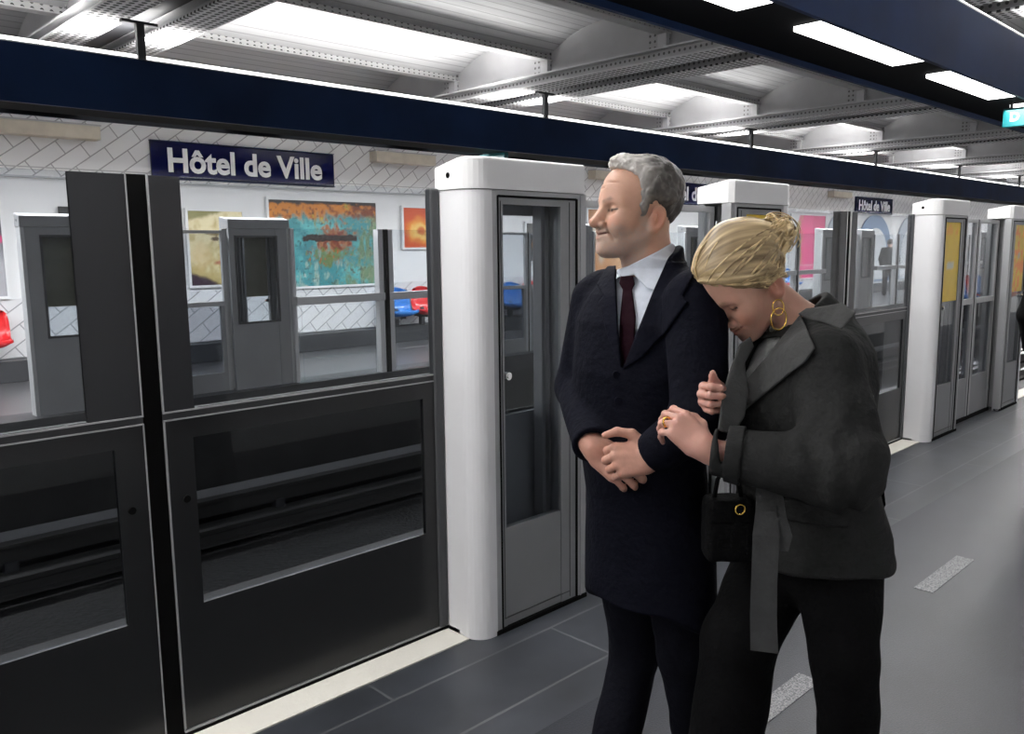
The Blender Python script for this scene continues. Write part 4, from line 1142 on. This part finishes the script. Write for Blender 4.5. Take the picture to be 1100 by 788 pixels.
X_ = nrm(-IR*.62+IT*.72+IU*.10)
WHR = Frame(atd(771, 424, 1.800), X_, np.cross(X_, IU), .80)
WL_CURL = [(.75, .70, .4), (.85, .75, .4), (.95, .75, .45), (1.05, .75, .45)]
WR_CURL = [(1.0, 1.45, .7), (1.0, 1.5, .7), (1.05, 1.5, .7), (1.1, 1.5, .7)]
TH_W = ((.018, .024, -.010), (.046, .044, -.008), (.070, .044, -.010), (.090, .038, -.016))
TH_WR = ((.018, .024, -.006), (.042, .042, -.006), (.060, .052, -.012), (.074, .062, -.018))
w_lk, w_lk2 = atd(906, 705, 1.80), atd(912, 788, 1.83)
w_rk, w_rk2 = atd(795, 690, 1.95), atd(780, 788, 1.97)
w_la = w_lk+(w_lk2-w_lk)*((w_lk[2]-.10)/(w_lk[2]-w_lk2[2])); w_ra = w_rk+(w_rk2-w_rk)*((w_rk[2]-.09)/(w_rk[2]-w_rk2[2]))
WROWS = [(1.425, -.015, .060, .080), (1.395, .000, .085, .125), (1.355, .012, .110, .160), (1.29, .022, .128, .176), (1.20, .028, .136, .180), (1.12, .018, .138, .172), (1.05, -.002, .130, .162), (1.01, -.010, .132, .164), (.95, -.012, .160, .178), (.88, -.016, .174, .188), (.775, -.016, .174, .188)]
def w_rows(o):
    return [(z, WB_[0]+wX[0]*f, WB_[1]+wX[1]*f, rf-o, rl-o) for z, f, rf, rl in WROWS]
def wloft(p, o=0.):
    q = p-WB_; q = np.stack([q@wX, q@wL, q[:, 2]], 1)
    return loft(q, [(z, f, 0, rf-o, rl-o) for z, f, rf, rl in WROWS])
def w_neck_f(p, g=0.): return smin(cone(p, WH.out((-.012, 0, -.040)), w_neck, .043+g, .050+g), cone(p, w_neck, wl(.0, 0, 1.35), .050+g, .065+g), .02)
def woman_body(p):
    d = np.maximum(wloft(p, .03), .90-p[:, 2])
    d = smin(d, w_neck_f(p), .03)
    for a, b_, c_ in ((w_ls, w_le, w_lw), (w_rs, w_re, w_rw)): d = smin(d, chain(p, [a, b_, c_], [.044, .036, .023], .02), .04)
    for s, k, a in ((1, w_lk, w_la), (-1, w_rk, w_ra)):
        d = smin(d, chain(p, [wl(-.02, s*.085, .86), k, a], [.075, .046, .033], .02), .05)
        d = smin(d, cone(p, a-V3(0, 0, .035), a+wX*.12-V3(0, 0, .05), .030, .02), .03)
    return body_with([(WH.o+WH.z*.02, .19, .015, lambda p: head_field(WH.to(p), True)*.95),
                      (WHL.out((.06, 0, 0)), .14, .012, lambda p: hand_field(WHL.to(p), WL_CURL, TH_W)*.86),
                      (WHR.out((.06, 0, 0)), .14, .012, lambda p: hand_field(WHR.to(p), WR_CURL, TH_WR)*.80)], p, d)
def woman_skin(P):
    c = face_colour(WH.to(P), (.58, .33, .25), True, 0, 13)
    far_ = np.linalg.norm(P-WH.o, axis=1) > .17; c[far_] = (.56, .33, .26)
    hand = np.minimum(np.linalg.norm(P-WHL.out((.06, 0, 0)), axis=1), np.linalg.norm(P-WHR.out((.06, 0, 0)), axis=1)) < .15
    c[hand] = np.array((.58, .31, .25))*(1+.08*vnoise(P[hand]*70, 5))[:, None]
    return c
lo, hi = bounds([wl(-.25, -.28, 0), wl(.25, .28, 1.4), w_la, w_ra+wX*.2, WH.out((.14, .09, -.1)), WH.out((-.13, -.09, .16)), WHL.out((.1, 0, 0)), w_le, WHR.out((.09, .05, 0))], .06)
field_obj('body', woman_body, lo, hi, .0036, MT['skin'], woman, WB_, woman_skin)
# hair drawn back to a loose bun on the crown
BUN = WH.to(atd(833, 252, 1.855)[None])[0]
HAIR_W = [(.094, .112), (.078, .088), (.058, .062), (.036, .036), (.016, .014), (.004, .016), (-.012, .020), (-.026, .010), (-.034, -.008), (-.048, -.040), (-.075, -.045), (-.16, -.02), (-.16, .28), (.14, .28)]
FLOW = WH.to(atd(858, 281, 1.86)[None])[0]               # the strands run back to this point behind the crown
def strands(q, seed=0, n=16):
    e = q-FLOW; r = np.linalg.norm(e, axis=1); ax = nrm(FLOW-V3(0, 0, .05)); u = nrm(np.cross(ax, V3(0, 1, 0))); v = np.cross(ax, u)
    phi = np.arctan2(e@v, e@u); k = np.stack([np.cos(phi)*n/3, np.sin(phi)*n/3, r*9], 1)
    return vnoise(k, seed)*.6+vnoise(k*np.array([2.6, 2.6, 1.3]), seed+1)*.4
def woman_hair(p):
    q = WH.to(p); s = strands(q, 3)
    reg = poly2(q[:, 0], q[:, 2], HAIR_W)+.003*vnoise(q*90, 14)
    th = (.011+.010*ss(.03, .10, q[:, 2])-.004*ss(.03, .09, q[:, 0]))*(.45+.55*ss(.0, .025, -reg))+.0060*s
    shell = smax(head_field(q, True)-th, reg, .005)
    shell = smin(shell, cone(q, V3(-.02, 0, .12), BUN*.94, .048, .028)+.005*s, .03)
    e = q-BUN
    b = np.linalg.norm(e*np.array([1, .8, 1.05]), axis=1)-.040+.009*vnoise(q*np.array([70, 45, 70]), 21)+.005*vnoise(q*130, 22)
    return smin(shell, b, .010)*.95
def woman_hair_col(P):
    q = WH.to(P); s = strands(q, 3); s2 = strands(q, 9, 40)
    near = 1-ss(.02, .07, np.linalg.norm(q-BUN, axis=1))
    t = np.clip(.42+.75*s+.55*s2+.22*near+.20*ss(.05, .10, q[:, 0]), 0, 1)
    c = mixc(C3(.11, .070, .036), C3(.66, .49, .26), t)
    return mixc(c, C3(.80, .64, .38), np.clip(ss(.6, .9, t)*.6, 0, 1))
lo, hi = bounds([WH.out((.14, .1, .2)), WH.out((-.16, -.1, -.08)), WH.out((-.16, .1, .22)), WH.out((.14, -.1, -.08)), WH.out(BUN)], .05)
hw = field_obj('hair', woman_hair, lo, hi, .0028, MT['hair'], woman, WB_, woman_hair_col)
# loose locks over the hair: a few swept from the brow, a few wisps round the bun
rng = random.Random(5)
def lock(pts, r, name='lock'):
    P = [Vector((WH.out(x)-WB_).tolist()) for x in pts]; sm = []
    for i in range(len(P)-1):
        a, b_, c_, d_ = P[max(0, i-1)], P[i], P[i+1], P[min(len(P)-1, i+2)]
        for t in (0, .25, .5, .75):
            sm.append(.5*((2*b_)+(c_-a)*t+(2*a-5*b_+4*c_-d_)*t*t+(3*b_-a-3*c_+d_)*t**3))
    sm.append(P[-1]); return sm
lk = MB()
HL_ = [(.094, .112), (.078, .088), (.058, .062), (.036, .038), (.014, .018), (-.012, .024), (-.026, .014), (-.034, -.004), (-.048, -.036), (-.075, -.043)]
C0 = V3(-.005, 0, .05); bb_ = nrm(BUN-C0); bf_ = nrm(FLOW-C0)
for i in range(110):                                    # swept locks lying on the shell, converging on the bun
    t_ = rng.random()*(len(HL_)-1.001); k_ = int(t_); t_ -= k_
    x0 = HL_[k_][0]*(1-t_)+HL_[k_+1][0]*t_; z0 = HL_[k_][1]*(1-t_)+HL_[k_+1][1]*t_
    sd = 1 if rng.random() < .72 else -1
    y0 = .074*math.sqrt(max(.02, 1-(max(0, x0-.02)/.085)**2))*rng.uniform(.15 if x0 > .07 else .9, 1.0)*sd
    s0 = nrm(V3(x0, y0, z0+.004)-C0); pts = []; wv = rng.uniform(-.10, .10); ph = rng.uniform(0, 6)
    tb = rng.uniform(0, .35); te = rng.uniform(.8, 1.)
    bd_ = bf_ if rng.random() < .7 else bb_
    side_ = nrm(np.cross(s0, bd_)+1e-6)
    for t in np.linspace(tb, te, 8):
        dr = nrm(s0*(1-t)+bd_*t+side_*(wv*math.sin(PI*t)+.012*math.sin(ph+9*t)))
        ts = np.arange(.05, .19, .0015); vv = woman_hair(WH.out(C0)+np.outer(ts, WH.x*dr[0]+WH.y*dr[1]+WH.z*dr[2])*WH.s)
        inside = np.where(vv < 0)[0]; s_ = ts[inside[-1]] if len(inside) else .08
        pts.append(C0+dr*min(s_+.0004, .150))
    rr = rng.uniform(.0014, .0030)
    lk.tube(lock(pts, 1), lambda t, rr=rr: rr*(1-.7*abs(2*t-1)**2), 5)
for i in range(64):
    a0 = rng.uniform(0, 2*PI); b0 = rng.uniform(-1.1, 1.1); R_ = .044*rng.uniform(.75, 1.2); pts = []
    ax = nrm([rng.uniform(-1, 1), rng.uniform(-1, 1), rng.uniform(-1, 1)]); u = nrm(np.cross(ax, V3(.3, .5, .8))); v = np.cross(ax, u)
    L = rng.uniform(1.2, 3.4)
    for t in np.linspace(0, 1, 7): th = a0+L*t; pts.append(BUN+(u*math.cos(th)+v*math.sin(th))*R_*(1+(.25*t if i > 44 else 0)))
    lk.tube(lock(pts, 1), lambda t: .0022*(1-.6*t), 5)
lo_ = lk.build('hair_lock', None, hw, smooth=True)
m_, n_, l_, b_ = _nt('blond_lock'); tc_ = n_.new('ShaderNodeTexCoord'); nz_ = n_.new('ShaderNodeTexNoise'); nz_.inputs['Scale'].default_value = 40
rp_ = n_.new('ShaderNodeValToRGB'); rp_.color_ramp.elements[0].position = .35; rp_.color_ramp.elements[1].position = .62
rp_.color_ramp.elements[0].color = (.20, .13, .060, 1); rp_.color_ramp.elements[1].color = (.76, .58, .31, 1)
l_.new(tc_.outputs['Object'], nz_.inputs['Vector']); l_.new(nz_.outputs['Fac'], rp_.inputs['Fac']); l_.new(rp_.outputs['Color'], b_.inputs['Base Color']); b_.inputs['Roughness'].default_value = .4
MT['blond_lock'] = m_; lo_.data.materials.append(m_)
# coat
def woman_coat_solid(p):
    d = wloft(p)
    for pts, rs in (([w_ls, w_le, w_lw], [.078, .078, .046]), ([w_rs, w_re, w_rw], [.074, .058, .038])):
        w_ = pts[2]; a_ = nrm(w_-pts[1]); arm = smax(chain(p, pts, rs, .03), (p-w_)@a_+.006, .006)
        arm = np.maximum(arm, -np.maximum(cone(p, w_-a_*.03, w_+a_*.1, .031), -((p-w_)@a_+.04)))
        d = smin(d, arm, .03)
    d = smin(d, cone(p, wl(-.0, -.10, 1.355), w_ls+V3(0, 0, .005), .055, .06), .05)
    f = folds(p, .009, (8, 8, 5), 31)+.006*vnoise(p*np.array([16, 16, 9]), 35)
    a = p-w_le; near = np.exp(-(a*a).sum(1)/.012)
    f = f+near*.006*np.sin((p@nrm(w_lw-w_le))*95+3*vnoise(p*10, 36))
    f = f*ss(.05, .15, np.linalg.norm(p-w_lw, axis=1))
    return d+f
W_OPEN = [(840, 361), (824, 382), (799, 412), (786, 446), (784, 480), (774, 500), (771, 470), (778, 420), (792, 380), (808, 366)]
def woman_coat(p):
    d = woman_coat_solid(p)
    d = np.maximum(d, -(w_neck_f(p, .022)))
    d = smax(d, -np.maximum(np.maximum(sight(p, W_OPEN), pxy(p)[2]-1.93), -((p-wl(.02, 0, 0))@wX)), .006)
    return smax(d, .880+.008*np.sin(p[:, 0]*20)-p[:, 2], .012)
lo, hi = bounds([wl(-.2, -.25, .75), wl(.2, .25, 1.42), w_le, w_lw, w_re, w_rw, w_ls], .10)
coat = field_obj('coat', woman_coat, lo, hi, .0046, MT['grey_cloth'], woman, WB_)
LAPEL = [(860, 337), (876, 374), (866, 388), (838, 410), (790, 449), (784, 441), (799, 411), (824, 382), (843, 358)]
def w_lapel(p):
    return smax(smax(woman_coat_solid(p)-.012, sight(p, LAPEL), .004), pxy(p)[2]-1.93, .004)
field_obj('lapel', w_lapel, wl(0, 0, 1.25)-V3(.35, .3, .18), wl(0, 0, 1.25)+V3(.3, .3, .25), .0036, MT['grey_collar'], woman, WB_)
LAPEL2 = [(806, 361), (794, 370), (782, 402), (775, 430), (771, 462), (788, 468), (800, 447), (804, 420), (800, 390), (810, 372)]
def w_lapel2(p):
    x, y, w_ = pxy(p); mid = 1.795-.0009*(y-361)+.0012*(x-785)
    return smax(np.abs(w_-mid)-.007, sight(p, LAPEL2), .005)
field_obj('lapel', w_lapel2, atd(787, 425, 1.74)-.20, atd(787, 425, 1.74)+.20, .0040, MT['grey_collar'], woman, WB_)
# the collar stands up round the back of the neck and folds out over the shoulder
FLAP = [(857, 337), (866, 331), (882, 329), (905, 325), (920, 336), (904, 354), (884, 346), (868, 343)]
def w_flap(p):
    x, y, w_ = pxy(p); mid = 1.775-.0019*(x-860)-.0010*(y-338)
    return smax(np.abs(w_-mid)-.006, sight(p, FLAP), .005)
field_obj('collar_flap', w_flap, atd(888, 340, 1.71)-.15, atd(888, 340, 1.71)+.15, .0030, MT['grey_collar'], woman, WB_)
def w_collar(p):
    n = w_neck_f(p, .030); a = nrm(w_neck-WH.out((-.030, 0, -.03)))
    t = (p-w_neck)@a
    ring = np.maximum(np.abs(n)-.008, np.abs(t-.005)-.040)
    return smax(ring, (p-w_neck)@nrm(wX+V3(0, 0, .2))-.035, .01)
field_obj('coat_collar', w_collar, w_neck-.17, w_neck+.17, .0036, MT['grey_cloth'], woman, WB_)
def w_blouse(p): return smax(smin(wloft(p, .022), w_neck_f(p, .004)+8*np.maximum(0, p[:, 2]-1.40), .02)+.004*vnoise(p*np.array([40, 40, 14]), 8), .95-p[:, 2], .01)
lo, hi = bounds([wl(-.18, -.22, .92), wl(.18, .22, 1.44)], .03)
field_obj('blouse', w_blouse, lo, hi, .0055, MT['blouse'], woman, WB_)
cu = nrm(w_lw-w_le)
def w_strap(p):
    t = (p-w_lw)@cu
    return np.maximum(woman_coat_solid(p)-.006, np.abs(t+.050)-.016)
field_obj('cuff_strap', lambda p: np.maximum(w_strap(p), np.linalg.norm(p-(w_lw-cu*.05), axis=1)-.085), w_lw-.15, w_lw+.15, .0036, MT['grey_cloth'], woman, WB_)
def w_belt(p): return np.maximum(np.maximum(wloft(p)-.018, np.abs(p[:, 2]-1.025)-.024), -(wloft(p)+.01))
lo, hi = bounds([wl(-.2, -.22, 1.0), wl(.2, .22, 1.05)], .03)
bl = field_obj('belt', w_belt, lo, hi, .005, MT['grey_cloth'], woman, WB_)
def ribbon(name, pix, wd, m, parent, th=.004):
    mb = MB(); ring = []
    for (x, y, w_), hw_ in zip(pix, wd):
        c = atd(x, y, w_)-WB_; u = nrm(IR*.95+IT*.3)*hw_; v = nrm(IT*.95-IR*.3)*th
        ring.append([mb.bm.verts.new((c+a*u+b_*v).tolist()) for a, b_ in ((-1, -1), (1, -1), (1, 1), (-1, 1))])
    for A, B in zip(ring[:-1], ring[1:]):
        for k in range(4): mb.bm.faces.new((A[k], A[(k+1) % 4], B[(k+1) % 4], B[k]))
    mb.bm.faces.new(ring[0][::-1]); mb.bm.faces.new(ring[-1]); bmesh.ops.recalc_face_normals(mb.bm, faces=mb.bm.faces)
    return mb.build(name, m, parent)
ribbon('belt_end', [(822, 520, 1.70), (823, 548, 1.675), (823, 575, 1.67), (821, 620, 1.68), (820, 660, 1.69), (821, 699, 1.70)], [.018, .020, .026, .025, .026, .027], MT['belt_cloth'], bl)
ribbon('belt_loop', [(834, 522, 1.69), (838, 555, 1.668), (842, 575, 1.665), (840, 591, 1.67)], [.010, .012, .016, .012], MT['belt_cloth'], bl)
def torus(name, c, r, th, ax, parent, base, sy=1., m='gold', seg=28):
    ax = nrm(ax); u = nrm(np.cross(ax, V3(.1, .2, 1))); v = np.cross(ax, u); v = v if v[2] > 0 else -v
    pts = [(c-base+u*math.cos(t)*r+v*math.sin(t)*r*sy).tolist() for t in np.linspace(0, 2*PI, seg, endpoint=False)]
    return MB().tube(pts, th, 8, True).build(name, MT[m], parent, True)
torus('belt_ring', atd(795, 547, 1.70), .0105, .0017, IT+IR*.2, bl, WB_)
e1 = torus('hoop_earring', atd(836.5, 342.5, 1.775), .0185, .0016, IT+IR*.25, woman, WB_, 1.25)
torus('hoop_ring', atd(836, 330, 1.772), .0115, .0013, IT-IR*.2, e1, WB_, 1.45)
kn = WHL.out((.104, -.0155, -.014))
torus('finger_ring', kn, .0098, .0022, WHL.x*.5-WHL.z*.8, woman, WB_)
# a small dark bag hangs between the two of them
MT['bag_black'] = mat('bag_black', (.004, .004, .0045), .8, bump=.3, bscale=90, spec=.08)
BG = atd(781, 566, 1.86)
bag = empty('handbag', BG.tolist(), 0, 'small black shoulder bag hanging between the man and the woman', 'handbag')
def bag_field(p):
    q = p-BG; q = np.stack([q@IR, q@IT, q[:, 2]], 1)
    e = np.abs(q)-V3(.036, .022, .055); d = np.linalg.norm(np.maximum(e, 0), axis=1)+np.minimum(e.max(1), 0)-.016
    d = smax(d, -np.maximum(np.abs(q[:, 2]-.020)-.0015, .034-q[:, 1]), .003)
    return d+.002*vnoise(p*40, 71)
field_obj('bag_body', bag_field, BG-.10, BG+.10, .0034, MT['bag_black'], bag, BG)
MB().tube([(BG*0+IR*x_+IT*y_+IU*z_).tolist() for x_, y_, z_ in ((-.030, 0, .065), (-.024, .002, .11), (-.002, .004, .150), (.022, .002, .11), (.030, 0, .065))], .005, 8).build('bag_handle', MT['bag_black'], bag, True)
# legs
def woman_trousers(p):
    dl = chain(p, [wl(-.03, .075, .87), w_lk, w_la], [.098, .066, .062], .02)
    dr = chain(p, [wl(-.01, -.075, .87), w_rk, w_ra], [.098, .085, .085], .02)
    d = smin(smin(dl, dr, .03), ell(p, wl(-.025, 0, .88), (.13, .14, .12)), .03)
    return smax(smax(d+folds(p, .006, (8, 8, 6), 51), p[:, 2]-.97, .01), .05-p[:, 2], .008)
lo, hi = bounds([wl(-.22, -.25, .03), wl(.22, .25, 1.0), w_la, w_ra], .11)
field_obj('trousers', woman_trousers, lo, hi, .0065, MT['black_cloth'], woman, WB_)
for a in (w_la, w_ra):
    fr = Frame(V3(a[0], a[1], 0), wX, IU, .92)
    field_obj('shoe', lambda p, fr=fr: shoe_field(fr.to(p)), fr.o+V3(-.30, -.12, 0), fr.o+V3(.12, .20, .2), .006, MT['shoe'], woman, WB_)

# ------------------------------------------------------------------ a bystander at the right edge, another on the far platform
def bystander(base, face, label):
    B = np.asarray(base, float); X = nrm(face); L = np.cross(IU, X)
    o = empty('person', B.tolist(), 0, label, 'person')
    P_ = lambda f, l, z: X*f+L*l+V3(0, 0, z)
    hd = Frame(P_(.02, 0, 1.60), X, IU, .97)
    arms = [[P_(0, s*.185, 1.43), P_(-.02, s*.25, 1.13), P_(.10, s*.22, .90)] for s in (-1, 1)]
    hands = [Frame(a[2], nrm(a[2]-a[1]), L*s, .95, left=(s > 0)) for a, s in zip(arms, (-1, 1))]
    CR = [(.3, .4, .3)]*4
    def rows(o_): return [(1.50, -.01, 0, .08-o_, .11-o_), (1.45, 0, 0, .10-o_, .17-o_), (1.36, .0, 0, .12-o_, .20-o_), (1.2, .01, 0, .13-o_, .19-o_), (1.0, 0, 0, .125-o_, .175-o_), (.75, 0, 0, .135-o_, .185-o_)]
    def loc(p): return np.stack([p@X, p@L, p[:, 2]], 1)
    def torso(p, o_): return loft(loc(p), rows(o_))
    def bd(p):
        d = torso(p, .035)
        for a in arms: d = smin(d, chain(p, a, [.048, .040, .026], .02), .04)
        for s in (-1, 1):
            d = smin(d, chain(p, [P_(0, s*.09, .85), P_(.02, s*.10, .48), P_(-.02, s*.10, .09)], [.075, .05, .036]), .05)
            d = smin(d, cone(p, P_(-.02, s*.10, .05), P_(.13, s*.11, .035), .03, .022), .03)
        return body_with([(hd.o+V3(0, 0, .02), .2, .015, lambda p: smin(head_field(hd.to(p)), neck_field(hd.to(p)), .02)), (hd.out((-.03, 0, -.13)), .15, .03, lambda p: neck_field(hd.to(p), .057))]
                         + [(h.out((.07, 0, 0)), .15, .012, lambda p, h=h: hand_field(h.to(p), CR, TH_REST)) for h in hands], p, d)
    lo, hi = bounds([P_(-.25, -.36, 0), P_(.25, .36, 1.78)], .05); lo = np.minimum(lo, V3(-.36, -.36, -.02)); hi = np.maximum(hi, V3(.36, .36, 1.8))
    field_obj('body', bd, lo, hi, .006, MT['skin'], o, (0, 0, 0), lambda P: face_colour(hd.to(P), (.50, .30, .22)))
    field_obj('hair', lambda p: smax(head_field(hd.to(p))-.013-.004*vnoise(p*60, 3), poly2(*(hd.to(p)[:, [0, 2]].T), HAIR_M), .008), hd.o-.2, hd.o+.24, .005, MT['hair'], o, (0, 0, 0), lambda P: mixc(C3(.02, .014, .01), C3(.05, .035, .025), vnoise(P*90, 2)*.5+.5))
    def ct(p):
        d = torso(p, 0)
        for a in arms:
            d = smin(d, chain(p, a, [.072, .064, .050], .02), .035); ax = nrm(a[2]-a[1])
            d = smax(d, -np.maximum(-.004-(p-a[2])@ax, np.linalg.norm(p-a[2], axis=1)-.11), .006)
        return smax(np.maximum(d+folds(p, .004, (9, 9, 6), 61), -(neck_field(hd.to(p))-.016)), .76-p[:, 2], .01)
    field_obj('coat', ct, lo, hi, .008, MT['black_cloth'], o)
    def tr(p):
        d = None
        for s in (-1, 1):
            e = chain(p, [P_(0, s*.085, .85), P_(.02, s*.10, .48), P_(-.02, s*.10, .08)], [.105, .075, .066]); d = e if d is None else smin(d, e, .02)
        return smax(smax(d, p[:, 2]-.95, .01), .05-p[:, 2], .006)
    field_obj('trousers', tr, lo, hi, .009, MT['trouser_navy'], o)
    for s in (-1, 1):
        fr = Frame(P_(-.02, s*.10, 0), X, IU)
        field_obj('shoe', lambda p, fr=fr: shoe_field(fr.to(p)), fr.o-.28, fr.o+.28, .008, MT['shoe'], o)
    return o
by = atd(1156, 345, 5.15)
b1 = bystander((by[0], by[1], 0), V3(1, .25, 0), 'bystander in a dark coat cut by the right edge of the photo')
b2 = copy_tree(b1); b2.location = (26.6, 10.6, 0); b2['label'] = 'distant dark-clad person standing across the tracks before the arched panels'
